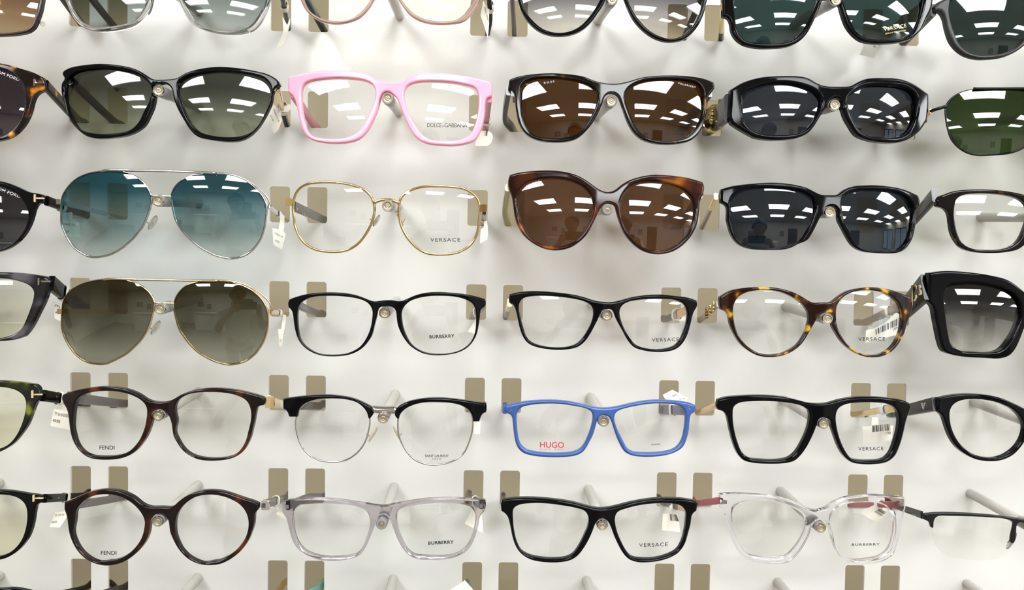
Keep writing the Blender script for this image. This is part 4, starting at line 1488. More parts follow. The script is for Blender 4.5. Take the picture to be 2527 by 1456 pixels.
GL[42], _r = aviator(4, 'gold rimmed aviator sunglasses with smoky brown fading lenses', 'Y1',
    '535,400 550,320 600,245 680,190 790,155 920,140 1050,145 1150,165 1240,210 1300,270 1330,340 1320,430 1290,530 1240,630 1170,720 1090,790 1000,845 900,872 800,865 710,820 630,740 570,640 540,530',
    '1505,350 1530,280 1590,210 1660,175 1770,155 1890,148 2010,165 2120,205 2210,260 2280,340 2315,430 2315,540 2290,650 2240,750 2170,830 2080,870 1980,878 1880,860 1790,800 1700,720 1610,620 1540,520 1510,430',
    [(900, 142), (960, 135), (1200, 140), (1450, 145), (1700, 148), (1890, 150)], [[(1890, 148), (2020, 158), (2140, 195), (2250, 260), (2330, 340), (2362, 412)]],
    [(1332, 345), (1420, 345), (1507, 347)], [(1325, 560), (1540, 560)], PALEGOLD, lens_mat('smoky_fading_lens', tint(62, 58, 44), tint(146, 146, 134), lo=0.12, hi=0.85),
    ((148, 768), (292, 771)), ((664, 769), (706, 778)))

r, S, ls = glasses(4, 3, 'eyeglasses', 'slim black eyeglasses with rounded lenses and bold black lettering, below the gold wire pair', 'Y2',
    '150,300! 230,270 350,240 500,225 650,224 800,239 900,264 980,295 1060,320 1150,310 1260,308 1340,318 1420,290 1520,250 1640,225 1760,219 1900,228 2050,245 2170,270 2252,295! 2262,330 2257,372! 2212,402 2202,462 2192,562 2162,672 2112,772 2032,842 1930,887 1820,902 1700,897 1590,872 1488,812 1418,732 1368,632 1328,542 1298,452 1292,412 1260,385 1180,375 1112,395 1100,452 1072,562 1022,672 972,752 892,832 800,887 690,912 580,913 460,892 360,852 288,792 238,702 208,592 193,482 178,422 143,382! 138,340',
    ['245,420 270,350 330,300 430,270 560,262 700,265 830,280 930,305 1000,345 1040,410 1042,490 1010,600 960,700 890,790 800,855 690,885 580,885 470,865 380,820 310,750 270,650 250,540',
     '1360,440 1385,380 1440,325 1540,285 1660,265 1780,262 1920,270 2040,300 2120,350 2150,430 2145,540 2110,660 2050,760 1970,830 1870,868 1760,875 1650,865 1560,825 1480,750 1420,650 1375,550'],
    BLACK, CLEAR, tilt=-0.04, Rl=0.13)
print_on(ls[1][1], ls[1][0], INK, 'BURBERRY', (1060, 835.4), (1121.8, 832.5), 8.0, 1.12, 0.03)
temple(r, S, 4, 3, -1, (722, 748), (781, 780), 6, 5.5, GREYT)
temple(r, S, 4, 3, 1, (1190, 756), (1168, 788), 6, 5.5, GREYT)
GL[43] = r

r, S, ls = glasses(4, 4, 'eyeglasses', 'black rectangular eyeglasses with gold hinge block, below the cat eye sunglasses', 'Y3',
    '165,244! 240,225 380,211 550,214 720,230 860,250 980,280 1070,310 1170,325 1260,328 1350,310 1480,275 1620,254 1780,247 1930,260 2080,280 2172,310! 2177,370 2142,432 2117,522 2092,622 2062,702 2012,782 1940,837 1830,863 1720,865 1600,848 1500,813 1428,732 1378,642 1328,552 1288,472 1270,420 1210,405 1150,430 1122,492 1072,592 1022,682 962,762 890,812 800,835 680,843 560,833 440,808 358,767 308,702 273,612 248,502 223,402 198,352 158,322! 156,280',
    ['265,400 275,330 320,285 420,265 560,262 720,275 860,295 970,325 1040,370 1060,440 1045,530 1000,630 940,720 870,780 780,808 670,815 550,805 440,775 370,730 330,660 300,560 280,480',
     '1345,430 1370,370 1430,330 1550,305 1700,295 1830,295 1950,310 2030,350 2065,430 2060,540 2030,640 1990,730 1920,800 1820,828 1720,835 1610,820 1520,785 1460,720 1400,620 1360,520'],
    BLACK, CLEAR, tilt=0.05, Rl=0.125, r=5.5)
print_on(ls[1][1], ls[1][0], INK, 'VERSACE', (1608.6, 843.4), (1675.6, 841.5), 9.3, 1.2, 0.006)
temple(r, S, 4, 4, -1, (1258, 747), (1248, 788), 6, 5.5, GREYT, head=0.35, headmat=GOLD)
temple(r, S, 4, 4, 1, (1700, 764), (1648, 795), 6, 5.5, DARKT, head=0.42, headmat=ROSEGOLD)
GL[44] = r

r, S, ls = glasses(4, 5, 'eyeglasses', 'round dark tortoise eyeglasses with gold beaded temple', 'Y4',
    '110,264! 200,215 330,191 500,187 620,205 720,240 800,285 850,310 920,308 990,305 1040,270 1120,220 1220,195 1320,189 1450,205 1540,235 1617,266! 1632,320 1617,402 1592,482 1562,562 1502,652 1432,708 1350,738 1270,745 1180,728 1098,672 1048,592 1018,502 990,442 950,392 900,402 870,452 832,542 772,622 702,682 620,722 520,745 430,735 338,692 268,622 218,532 188,442 168,392 118,362! 106,310',
    ['220,340 250,275 310,235 410,213 520,213 620,235 710,280 780,340 815,410 805,490 760,580 690,650 610,695 510,712 420,700 340,655 270,570 230,470 218,400',
     '1030,400 1040,330 1090,265 1170,225 1270,212 1380,225 1470,265 1530,330 1550,410 1540,490 1510,570 1450,650 1380,695 1300,712 1210,695 1130,640 1070,560 1040,470'],
    HAVY, CLEAR, tilt=0.07, Rl=0.12, T=0.0048)
print_on(ls[1][1], ls[1][0], INK, 'VERSACE', (2117.8, 841.3), (2183.9, 840.6), 9.3, 1.2, 0.006)
temple(r, S, 4, 5, -1, (1774, 750), (1729, 793), 5, 4.5, TAUPE, t=2.6)
temple(r, S, 4, 5, 1, (2232, 752), (2138, 799), 6.5, 5.5, TAUPE, t=3)
o, path, qq, ib, hh, t = TEMPLES[(4, 5, -1)]
for k in range(4):
    i = int(np.searchsorted(qq, 0.06 + 0.16 * k))
    mb = MB()
    for s in (-1, 1):
        for j in range(3):
            mb.ball(path[i] + np.array([-0.0014, -0.0006 + 0.0004 * s, (j - 1) * 0.0024 + 0.0006 * s]), 0.0013, 6)
    mb.build('gold_bead', GOLD, o)
GL[45] = r

r, S, ls = glasses(4, 6, 'sunglasses', 'oversized black square sunglasses with grey fading lenses and gold emblem on the temple', 'Y4',
    '2729,312 2620,302 2540,250 2470,190 2380,130 2250,95 2080,70 1940,60 1850,62 1760,76! 1752,190 1752,302! 1788,342 1808,432 1828,532 1848,622 1878,692 1930,717 2030,737 2200,748 2320,751 2392,728 2442,672 2492,562 2532,462 2580,402 2650,380 2729,376',
    ['1885,230 1920,175 2010,155 2150,155 2280,180 2390,220 2460,280 2482,360 2470,450 2430,550 2370,640 2320,685 2240,702 2110,698 2000,685 1940,640 1910,540 1890,400 1880,300'],
    BLACK, lens_mat('black_fading_lens', tint(34, 34, 40), tint(205, 204, 200), lo=0.05, hi=0.75), half=2729, T=0.0065, tilt=0.085, Rl=0.09, r=6)
tm46 = temple(r, S, 4, 6, -1, (2287, 708), (2212, 796), 20, 12, BLACK, t=5, flat=True)
relief(tm46, 'gold_emblem', PALEGOLD, [[(2248, 705), (2253, 703), (2253, 752), (2251, 757), (2248.5, 755)], [(2254, 704), (2259, 702), (2263, 706), (2262, 713), (2259, 712), (2258, 708), (2254, 709)],
    [(2258, 728), (2262, 726), (2264, 733), (2259, 742), (2254, 744), (2254, 740), (2258, 736)], [(2266, 704), (2272, 702), (2275, 708), (2270, 713), (2276, 718), (2276, 726), (2268, 729), (2265, 722), (2268, 716), (2265, 711)]], 0.0005)
GL[46] = r

# ================================================================== fifth row
r, S, ls = glasses(5, 1, 'eyeglasses', 'green tortoise eyeglasses with gold hinge bar, two rows below the round black sunglasses', 'Y5',
    '-597,250 -500,240 -420,190 -300,153 -150,137 0,135 120,142 250,158 330,175 352,200! 362,232 374,240 372,292! 332,322 292,412 252,512 192,602 122,682 40,737 0,754 -120,772 -250,742 -350,652 -430,532 -470,422 -530,352 -597,337',
    ['0,190 80,200 160,225 215,270 235,330 225,420 195,520 150,610 90,680 30,715 0,725 -110,735 -220,700 -310,610 -370,500 -400,390 -400,290 -350,225 -230,192 -100,186'],
    HAVGREEN, CLEARYEL, half=-597, tilt=-0.04, Rl=0.13)
temple(r, S, 5, 1, 1, (105, 977), (208, 1000), 8, 7, BLACK, t=3.6, flat=True)
block(r, 'hinge_bar', (80, 972.5), 1.1, 5.2, 1.0, float(on_surf([(80, 972.5)], S)[0][1]) - 0.0026, INLAY, 0.3)
block(r, 'hinge_bar', (93, 973.5), 6.6, 0.9, 1.0, float(on_surf([(93, 973.5)], S)[0][1]) - 0.0024, INLAY, 0.3)
decal(TEMPLES[(5, 1, 1)][0], 'gold_inlay', INLAY, np.array(px('Y5', (375, 246), (492, 272), (492, 282), (375, 262))), [(0, 1, 2, 3)])
GL[51] = r

r, S, ls = glasses(5, 2, 'eyeglasses', 'dark brown tortoise eyeglasses with soft square lenses and gold hinge ornament', 'Y5',
    '555,255! 640,225 760,200 880,187 1000,191 1110,210 1210,250 1280,295 1340,315 1430,318 1500,300 1580,255 1680,220 1800,201 1920,201 2060,218 2180,245 2282,275! 2302,310 2292,347! 2242,362 2222,422 2207,502 2182,602 2142,692 2082,772 1990,818 1890,831 1780,823 1680,793 1608,732 1558,652 1518,562 1488,482 1448,410 1390,395 1342,420 1322,502 1292,592 1242,682 1182,752 1110,798 1010,818 920,823 820,808 738,762 678,682 638,592 613,492 593,392 558,327! 549,290',
    ['660,360 680,300 740,255 830,232 940,225 1050,235 1150,262 1230,305 1275,360 1280,440 1265,540 1230,640 1180,720 1100,765 1000,780 900,778 800,755 730,700 690,610 665,500',
     '1525,370 1550,310 1610,265 1710,240 1820,235 1940,240 2060,265 2140,310 2175,380 2178,470 2165,570 2130,670 2080,740 2000,780 1900,795 1790,785 1700,750 1630,680 1580,590 1540,490'],
    HAVF, CLEAR, tilt=-0.04, Rl=0.13, T=0.0048)
print_on(ls[0][1], ls[0][0], INK, 'FENDI', (246, 1109), (283, 1109.4), 10, 1.0, 0.012)
temple(r, S, 5, 2, -1, (166, 981), (302, 1001), 8, 6, GREYT)
temple(r, S, 5, 2, 1, (662, 990), (704, 1004), 8, 6, mat('ivory_acetate', rgb(226, 218, 196), 0.25), head=0.4, headmat=PALEGOLD)
block(r, 'hinge_ornament', (666, 992), 6.0, 8.0, 2.6, float(on_surf([(660, 992)], S)[0][1]) + 0.001, PALEGOLD, 0.6)
block(r, 'hinge_ornament', (673, 995), 2.2, 6.4, 2.0, float(on_surf([(660, 992)], S)[0][1]) - 0.001, GOLD, 0.9)
GL[52] = r

# browline pair
root, S, tip = base_glasses(5, 3, 'eyeglasses', 'browline eyeglasses with black upper rims and thin silver wire below', 0.24, -0.04)
br1 = '90,362! 200,345 350,328 520,319 680,329 830,357 950,405 1040,455 1062,480! 1057,522 1022,574! 1004,576! 980,500 930,440 860,395 760,368 620,358 480,365 380,390 300,432 256,492 241,557! 150,557! 138,512 113,482 88,472!'
br2 = '1290,480! 1330,440 1420,395 1550,365 1720,351 1880,359 2050,380 2180,398 2267,410! 2267,507! 2232,522 2207,562 2192,607! 2124,607! 2115,550 2080,490 2010,440 1900,410 1760,398 1620,400 1500,425 1410,465 1350,520 1326,585! 1298,562 1283,520'
for b in (br1, br2):
    plate('brow_rim', smooth(parse(b, 'Y6')), [], S, 0.0046, BLACK, root, 5.5, dy=-0.0004)
w1 = parse('225,560 240,500 290,435 370,390 480,366 620,359 760,369 870,400 950,460 1000,540 1012,620 995,720 950,830 890,920 810,995 720,1035 620,1050 510,1035 410,985 320,900 255,800 220,690 212,620', 'Y6')
w2 = parse('1315,600 1330,540 1380,480 1460,435 1580,405 1750,399 1900,410 2010,441 2085,496 2118,570 2120,660 2100,760 2060,870 1990,960 1900,1030 1800,1070 1700,1080 1600,1060 1510,1000 1430,920 1370,820 1330,710', 'Y6')
eyes = [wire_eye(root, S, splice(w, (5, 3, c)), 0.0006, SILVER, CLEAR, 0.13, 'wire_rim') for w, c in zip((w1, w2), 'LR')]
print_on(eyes[1][2], eyes[1][1], INK, 'SAINT LAURENT', (1048.4, 1127.7), (1107.4, 1127.7), 6.2, 0.95, 0.01)
print_on(eyes[1][2], eyes[1][1], INK, 'PARIS', (1066.8, 1134), (1089, 1134), 3.4, 1.3, 0.004)
wire('bridge', px('Y6', (1040, 480), (1100, 484), (1180, 487), (1300, 490)), S, 0.0027, SILVER, root, 0.0005)
nose_pad(root, S, px('Y6', (1038, 765))[0], -1, CREAMPAD, SILVER, 8)
nose_pad(root, S, px('Y6', (1298, 755))[0], 1, CREAMPAD, SILVER, 8)
for p, w in (((88, 418), 1.0), ((2262, 460), 1.4)):
    q = px('Y6', p)[0]
    block(root, 'hinge_plate', q, w, 4.0, 2.0, float(on_surf([q], S)[0][1]), SILVER, 0.3)
temple(root, S, 5, 3, -1, (706, 1000), (783, 1010), 7, 6, DARKT)
temple(root, S, 5, 3, 1, (1195, 1004), (1164, 1012), 7, 6, GREYT)
GL[53] = root

r, S, ls = glasses(5, 4, 'eyeglasses', 'matt blue rectangular eyeglasses with red lettering on one lens', 'Y7',
    '120,440! 200,420 330,394 500,379 680,380 830,398 950,425 1080,455 1200,462 1330,445 1480,410 1640,384 1800,377 1960,387 2080,405 2152,430! 2160,470 2152,507! 2112,532 2097,602 2087,702 2062,802 2022,882 1950,933 1850,968 1720,986 1600,988 1480,973 1398,932 1348,852 1308,762 1278,672 1253,602 1220,552 1170,542 1122,562 1092,642 1062,742 1012,842 962,922 890,968 780,988 650,993 520,988 400,973 308,943 248,882 218,792 203,682 193,592 183,547 138,517! 110,490',
    ['240,560 250,500 300,455 400,430 540,418 700,420 850,440 970,465 1040,505 1055,570 1040,660 1010,750 970,840 920,900 840,935 720,948 580,948 450,935 350,910 290,860 260,780 245,670',
     '1290,560 1310,510 1380,475 1500,445 1660,420 1800,415 1930,425 2010,455 2045,520 2048,620 2035,720 2010,810 1960,880 1880,920 1760,940 1620,945 1500,935 1430,895 1380,810 1330,710 1300,630'],
    BLUE, CLEAR, tilt=-0.04, Rl=0.13, r=6, T=0.0045)
print_on(ls[0][1], ls[0][0], REDINK, 'HUGO', (1332.6, 1103.8), (1391.7, 1105), 14.6, 1.0, 0.012)
print_on(ls[0][1], ls[0][0], REDINK, 'HUGO  BOSS', (1332.6, 1110), (1391, 1111.2), 3.8, 1.6, 0.006)
print_on(ls[1][1], ls[1][0], INK, 'Acetate', (1606.8, 1099), (1629.2, 1097.4), 5.4)
temple(r, S, 5, 4, -1, (1246, 1010), (1246, 1014), 7, 6, BLUE)
temple(r, S, 5, 4, 1, (1698, 1012), (1634, 1012), 8, 7, mat('navy_acetate', rgb(50, 60, 92), 0.2))
for p in ((178, 462), (180, 488), (2096, 446), (2099, 472)):
    q = px('Y7', p)[0]
    block(r, 'rivet', q, 1.1, 0.8, 0.6, float(on_surf([q], S)[0][1]) - 0.00225, SILVER, 0.3)
GL[54] = r

r, S, ls = glasses(5, 5, 'eyeglasses', 'heavy black square eyeglasses with gold temple, below the round dark tortoise pair', 'Y8',
    '95,274! 160,255 300,242 450,239 600,250 720,275 810,298 900,305 970,300 1060,275 1180,254 1320,251 1450,261 1560,278 1610,300! 1614,360 1597,402! 1582,452 1562,542 1532,642 1492,722 1430,768 1340,785 1230,785 1150,768 1088,712 1048,642 1018,562 993,492 970,442 920,420 890,452 852,542 802,642 752,712 700,758 620,778 500,783 380,775 298,752 248,692 213,602 188,502 168,412 143,372 93,352! 88,310',
    ['215,390 225,330 270,300 380,288 520,288 650,300 760,325 815,365 820,430 800,520 760,610 710,690 650,735 560,750 450,748 350,735 290,690 250,600 225,500',
     '1030,400 1050,345 1110,312 1220,298 1340,298 1440,310 1500,345 1525,410 1520,500 1495,600 1460,690 1410,740 1320,755 1220,752 1150,735 1100,670 1060,580 1035,480'],
    BLACK, CLEAR, tilt=-0.03, Rl=0.12, T=0.0052, r=6)
print_on(ls[1][1], ls[1][0], INK, 'VERSACE', (2117.6, 1111.8), (2179.8, 1111), 9.3, 1.2, 0.006)
temple(r, S, 5, 5, -1, (1774, 999), (1724, 1016), 5, 3.5, ROSEGOLD, t=2.4)
temple(r, S, 5, 5, 1, (2226, 1005), (2114, 1025), 6, 4, GOLD, t=2.6)
GL[55] = r

r, S, ls = glasses(5, 6, 'eyeglasses', 'round black eyeglasses with a broad black temple bearing a silver eagle mark', 'Y8',
    '2688,378 2600,371 2530,350 2440,305 2330,260 2200,234 2060,229 1940,240 1840,262! 1832,310 1828,367! 1868,402 1898,482 1928,562 1978,642 2048,702 2128,743 2230,761 2330,753 2422,713 2492,642 2532,572 2562,502 2612,462 2688,452',
    ['1930,360 1960,310 2020,280 2120,270 2220,278 2330,305 2430,355 2490,420 2515,490 2500,570 2450,650 2370,710 2280,735 2180,725 2080,685 2000,610 1950,520 1930,440'],
    BLACK, CLEAR, half=2688, tilt=-0.03, Rl=0.13, T=0.005)
tm56 = temple(r, S, 5, 6, -1, (2310, 998), (2210, 1022), 10, 7.5, mat('ink_black_acetate', rgb(30, 30, 32), 0.25), t=4, flat=True)
k_, m_ = 'Y8', []
for pl in ([(1708, 306), (1722, 303), (1726, 312), (1714, 316)], [(1732, 303), (1748, 300), (1744, 312), (1734, 315)], [(1712, 320), (1724, 317), (1726, 325), (1716, 328)], [(1730, 317), (1743, 316), (1739, 326), (1730, 326)],
           [(1717, 331), (1727, 328), (1729, 353), (1724, 353)], [(1730, 329), (1738, 329), (1733, 353), (1730, 353)]):
    m_.append(px(k_, *pl))
V = np.array([p for pl in m_ for p in pl])
decal(tm56, 'emblem', PALEINK, V, [(4 * i, 4 * i + 1, 4 * i + 2, 4 * i + 3) for i in range(len(m_))])
GL[56] = r

# ================================================================== sixth row
r, S, ls = glasses(6, 1, 'eyeglasses', 'black eyeglasses with greenish lenses and gold temple bar, beside the round brown pair', 'X1',
    '-580,360 -500,345 -420,292 -300,252 -150,238 0,240 120,249 250,270 350,286 382,300! 387,342! 332,367 312,432 297,522 267,622 212,712 142,782 60,828 0,843 -120,858 -240,832 -340,752 -420,632 -460,522 -510,452 -580,432',
    ['0,278 90,285 170,310 225,360 245,430 240,530 210,640 160,720 90,780 0,815 -110,825 -220,790 -310,700 -370,590 -400,480 -390,380 -340,310 -230,282 -110,276'],
    BLACK, CLEARYEL, half=-580, tilt=-0.04, Rl=0.13)
temple(r, S, 6, 1, 1, (108, 1231), (200, 1227), 6, 5.5, BLACK, t=3.4, flat=True)
block(r, 'hinge_bar', (83, 1229.5), 1.1, 4.6, 1.0, float(on_surf([(83, 1229.5)], S)[0][1]) - 0.0026, INLAY, 0.3)
block(r, 'hinge_bar', (95, 1229.5), 6.4, 0.9, 1.0, float(on_surf([(95, 1229.5)], S)[0][1]) - 0.0024, INLAY, 0.3)
decal(TEMPLES[(6, 1, 1)][0], 'gold_inlay', INLAY, np.array(px('X1', (392, 304), (512, 306), (512, 319), (392, 318))), [(0, 1, 2, 3)])
GL[61] = r

r, S, ls = glasses(6, 2, 'eyeglasses', 'round dark brown eyeglasses with a chrome hinge ornament', 'X1',
    '570,343! 640,315 720,280 800,250 900,234 1000,237 1090,260 1170,300 1240,355 1300,380 1400,383 1500,380 1550,340 1620,290 1710,254 1810,239 1920,247 2020,275 2120,310 2200,335 2247,355! 2247,402! 2217,442 2207,532 2172,632 2112,732 2032,812 1930,868 1830,891 1740,878 1648,822 1578,742 1528,652 1493,562 1458,482 1400,445 1342,460 1312,522 1282,622 1232,712 1162,792 1082,852 990,885 930,891 848,878 768,827 698,752 638,652 603,552 588,462 568,402!',
    ['660,500 670,420 720,350 790,300 880,278 970,278 1060,300 1150,350 1220,420 1260,500 1255,590 1220,680 1150,760 1070,820 970,848 880,838 800,795 730,720 680,620',
     '1530,500 1560,420 1620,350 1700,300 1800,280 1900,285 2000,315 2090,370 2140,440 2158,520 2140,620 2090,710 2020,790 1930,840 1840,855 1750,835 1660,770 1590,680 1545,590'],
    HAVF, CLEAR, tilt=-0.04, Rl=0.13, T=0.0048)
print_on(ls[0][1], ls[0][0], INK, 'FENDI', (249.4, 1368.6), (287.8, 1368.9), 10, 1.0, 0.012)
temple(r, S, 6, 2, -1, (170, 1248), (304, 1230), 6.5, 5.5, GREYT, mids=((250, 1236, 0.6),))
temple(r, S, 6, 2, 1, (650, 1246), (702, 1230), 6.5, 5.5, GREYT)
block(r, 'hinge_ornament', (656, 1238), 5.6, 1.6, 2.6, float(on_surf([(645, 1240)], S)[0][1]), SILVER, 0.5)
block(r, 'hinge_ornament', (656, 1255), 5.6, 1.6, 2.6, float(on_surf([(645, 1240)], S)[0][1]), SILVER, 0.5)
block(r, 'hinge_ornament', (661, 1246), 2.6, 5.4, 2.2, float(on_surf([(645, 1240)], S)[0][1]) - 0.0006, SILVER, 0.8)
GL[62] = r

r, S, ls = glasses(6, 3, 'eyeglasses', 'translucent grey rectangular eyeglasses with bold black lettering on one lens', 'X2',
    '240,394! 330,375 480,361 640,361 800,374 950,395 1080,415 1180,430 1290,430 1400,410 1550,385 1700,365 1860,356 2020,361 2180,371 2272,378! 2280,430 2262,492! 2222,542 2202,642 2172,742 2132,832 2072,902 1970,953 1850,975 1720,978 1600,971 1518,938 1458,882 1408,802 1368,712 1338,632 1308,562 1250,522 1192,552 1162,642 1122,742 1072,852 1012,932 920,968 790,988 680,988 570,968 468,923 388,862 338,782 308,682 288,602 268,542 238,502! 233,450',
    ['345,560 350,490 400,440 520,418 680,412 840,420 980,440 1070,480 1110,550 1108,650 1080,750 1040,850 990,910 910,940 790,952 670,950 550,925 460,880 400,810 360,710',
     '1385,560 1400,490 1450,455 1570,430 1730,412 1880,408 2030,420 2130,455 2170,520 2165,620 2140,730 2090,830 2020,900 1920,935 1800,945 1680,940 1560,925 1490,870 1440,780 1400,670'],
    CRYSTALGREY, CLEAR, tilt=-0.04, Rl=0.13, T=0.0046)
print_on(ls[1][1], ls[1][0], INK, 'BURBERRY', (1057, 1344), (1119.8, 1340.8), 8.0, 1.12, 0.03)
temple(r, S, 6, 3, -1, (712, 1248), (798, 1226), 6, 5.5, GREYT, mids=((760, 1228, 0.6),))
temple(r, S, 6, 3, 1, (1188, 1246), (1162, 1229), 6, 5.5, GREYT)
for p in ((292, 445), (2228, 437)):
    q = px('X2', p)[0]
    block(r, 'hinge_plate', q, 2.0, 2.8, 1.0, float(on_surf([q], S)[0][1]) + 0.001, SILVER, 0.4)
GL[63] = r

r, S, ls = glasses(6, 4, 'eyeglasses', 'heavy black rectangular eyeglasses below the matt blue pair', 'X3',
    '240,374! 340,361 480,354 650,361 820,379 970,405 1100,440 1200,460 1280,458 1380,440 1540,400 1720,369 1880,359 2040,364 2182,385! 2200,410 2192,482! 2152,522 2132,622 2102,732 2072,822 2012,902 1930,953 1820,988 1700,1003 1600,1001 1508,968 1448,902 1398,812 1358,722 1328,642 1290,582 1240,567 1192,592 1152,682 1112,772 1052,872 992,942 920,983 830,1001 730,1005 600,993 500,963 418,902 368,822 338,722 318,622 293,542 268,512 233,487! 228,430',
    ['350,520 360,460 420,425 540,410 680,412 830,430 970,455 1070,490 1105,550 1100,640 1060,740 1010,840 950,920 880,955 760,968 640,960 520,935 440,890 395,810 365,700',
     '1375,560 1400,500 1480,465 1620,430 1780,412 1920,412 2030,435 2080,490 2085,580 2070,690 2040,800 1990,880 1900,930 1780,962 1660,968 1550,950 1490,890 1440,800 1395,690'],
    BLACK, CLEAR, tilt=-0.04, Rl=0.125, T=0.0052, r=6)
print_on(ls[1][1], ls[1][0], INK, 'VERSACE', (1577, 1349.8), (1648, 1347.4), 9.5, 1.2, 0.006)
temple(r, S, 6, 4, -1, (1248, 1252), (1243, 1238), 6, 5.5, DARKT)
temple(r, S, 6, 4, 1, (1704, 1256), (1638, 1239), 6, 5.5, DARKT, head=0.3, headmat=ROSEGOLD)
GL[64] = r

r, S, ls = glasses(6, 5, 'eyeglasses', 'crystal clear square eyeglasses with dark red temples', 'X4',
    '230,240! 300,235 430,237 580,249 720,274 830,315 900,350 960,360 1020,345 1090,300 1180,265 1300,249 1430,247 1550,254 1622,265! 1624,342! 1607,402 1592,502 1567,602 1532,692 1470,738 1380,761 1280,768 1178,748 1118,682 1078,592 1053,502 1028,452 980,432 932,462 902,542 862,622 812,692 750,748 660,761 560,758 458,738 388,692 338,612 308,522 283,432 263,372 233,342!',
    ['325,400 335,340 390,305 500,290 620,293 740,325 830,370 880,430 875,500 840,580 790,650 730,705 640,722 540,718 440,690 385,620 350,520',
     '1060,420 1090,360 1160,318 1270,300 1380,300 1470,325 1530,380 1545,460 1535,560 1505,650 1440,705 1350,728 1250,735 1170,705 1120,620 1080,520'],
    CRYSTAL, CLEAR, tilt=-0.03, Rl=0.125, T=0.005)
print_on(ls[1][1], ls[1][0], INK, 'BURBERRY', (2101.9, 1346.8), (2170.3, 1345.6), 6, 1.25, 0.014)
temple(r, S, 6, 5, -1, (1780, 1236), (1722, 1242), 5, 4.5, RED)
temple(r, S, 6, 5, 1, (2214, 1244), (2100, 1248), 5, 5, RED)
for p in ((262, 297), (1588, 313)):
    q = px('X4', p)[0]
    block(r, 'hinge_plate', q, 4.4, 2.8, 1.0, float(on_surf([q], S)[0][1]) + 0.001, SILVER, 0.4)
GL[65] = r

# half rim pair at the edge
root, S, tip = base_glasses(6, 6, 'eyeglasses', 'matt black metal half rim eyeglasses with rectangular clear lenses', 0.25, -0.03)
half = 2568.0
b1 = parse('1765,388! 1860,379 2000,379 2160,387 2320,401 2440,417 2527,430 2610,436 2652,437! 2652,472! 2600,475 2540,470 2492,452 2470,470 2462,540 2450,600 2428,614 2426,560 2438,500 2440,452 2380,428 2250,415 2100,408 1950,405 1872,408 1847,432 1839,496! 1822,490 1810,452 1780,437 1762,427!', 'X4')
plate('brow_bar', smooth(mirror(b1[9:] + b1[:9], half) if False else b1), [], S, 0.0026, BLACKMETAL, root, 3.0)
b2 = [(2 * half - x, y, c) for x, y, c in reversed(b1)]
plate('brow_bar', smooth(b2), [], S, 0.0026, BLACKMETAL, root, 3.0)
l1 = parse('1840,450 1862,416 1990,404 2130,406 2270,416 2400,432 2448,462 2442,540 2422,620 2390,690 2340,728 2250,740 2120,738 2000,722 1920,690 1870,630 1845,550 1838,490', 'X4')
for e in (l1, [(2 * half - x, y, c) for x, y, c in reversed(l1)]):
    p = smooth(e)
    Y, N = lens_surface(None, S, None, 0.13, p)
    lens(p, Y, N, CLEAR, root, g=0.2)
for s in (-1, 1):
    nose_pad(root, S, (half + s * 62, 1340), s, SILICONE, BLACKMETAL, 9)
tm = temple(root, S, 6, 6, -1, (2279, 1273), (2206, 1252), 5.5, 4.5, BLACKMETAL, t=1.8, y0=0.002)
temple(root, S, 6, 6, 1, (2857, 1273), (2600, 1254), 5.5, 4.5, BLACKMETAL, t=1.8, y0=0.002)
v, f = text_px('EMPORIO ARMANI', (2234, 1267), (2260, 1273.5), 3.6, 1.1)
decal(tm, 'lettering', PALEINK, v, f)
GL[66] = root

# ================================================================== seventh row: only the tops show
r, S, ls = glasses(7, 1, 'eyeglasses', 'black eyeglasses of which only the top rim shows at the bottom edge, near the corner', 'P',
    '-160,1480 -130,1476 -90,1460 -40,1450 0,1452 30,1450 60,1454 85,1461 108,1472! 110,1486! 96,1492 90,1510 84,1540 70,1575 45,1605 10,1620 -40,1622 -80,1605 -105,1570 -125,1530 -140,1505 -160,1500',
    ['-100,1475 -50,1462 20,1462 62,1472 78,1495 72,1540 58,1572 35,1596 0,1608 -40,1608 -75,1590 -98,1550 -112,1510'], BLACK, CLEAR, half=-160)
temple(r, S, 7, 1, 1, (106, 1478), (205, 1456), 6, 5, BLACK)
r, S, ls = glasses(7, 2, 'eyeglasses', 'black eyeglasses whose arched dark temple tip shows in the slot at the bottom edge', 'P',
    '165,1500! 200,1480 260,1468 320,1475 365,1495 400,1498 440,1482 500,1470 560,1476 610,1490 645,1505! 645,1520 630,1560 600,1600 560,1630 500,1640 450,1620 425,1570 400,1525 375,1560 350,1610 300,1636 250,1636 200,1610 175,1560 165,1520',
    ['190,1525 215,1492 270,1482 330,1492 362,1525 355,1570 330,1610 280,1625 235,1618 205,1585', '440,1525 470,1492 530,1482 590,1496 620,1530 610,1575 580,1612 520,1628 470,1610 448,1570'], BLACK, CLEAR)
temple(r, S, 7, 2, -1, (172, 1505), (302, 1458), 7, 6, DARKT, mids=((245, 1470, 0.6),))
temple(r, S, 7, 2, 1, (655, 1500), (690, 1458), 6, 5, GOLD)
r, S, ls = glasses(7, 3, 'eyeglasses', 'teal eyeglasses whose temple shows in the slot at the bottom edge', 'P',
    '712,1500! 760,1482 820,1474 880,1482 925,1500 960,1500 1000,1485 1060,1474 1120,1480 1190,1500! 1190,1518 1175,1560 1150,1600 1105,1630 1050,1636 1000,1615 975,1570 950,1525 925,1560 900,1610 850,1634 800,1634 750,1610 725,1560 712,1520',
    ['740,1525 765,1497 820,1488 880,1497 912,1525 905,1570 880,1608 830,1622 785,1616 755,1585', '990,1525 1020,1497 1070,1488 1130,1497 1165,1528 1155,1575 1125,1610 1070,1622 1020,1608 998,1570'], TEAL, CLEAR)
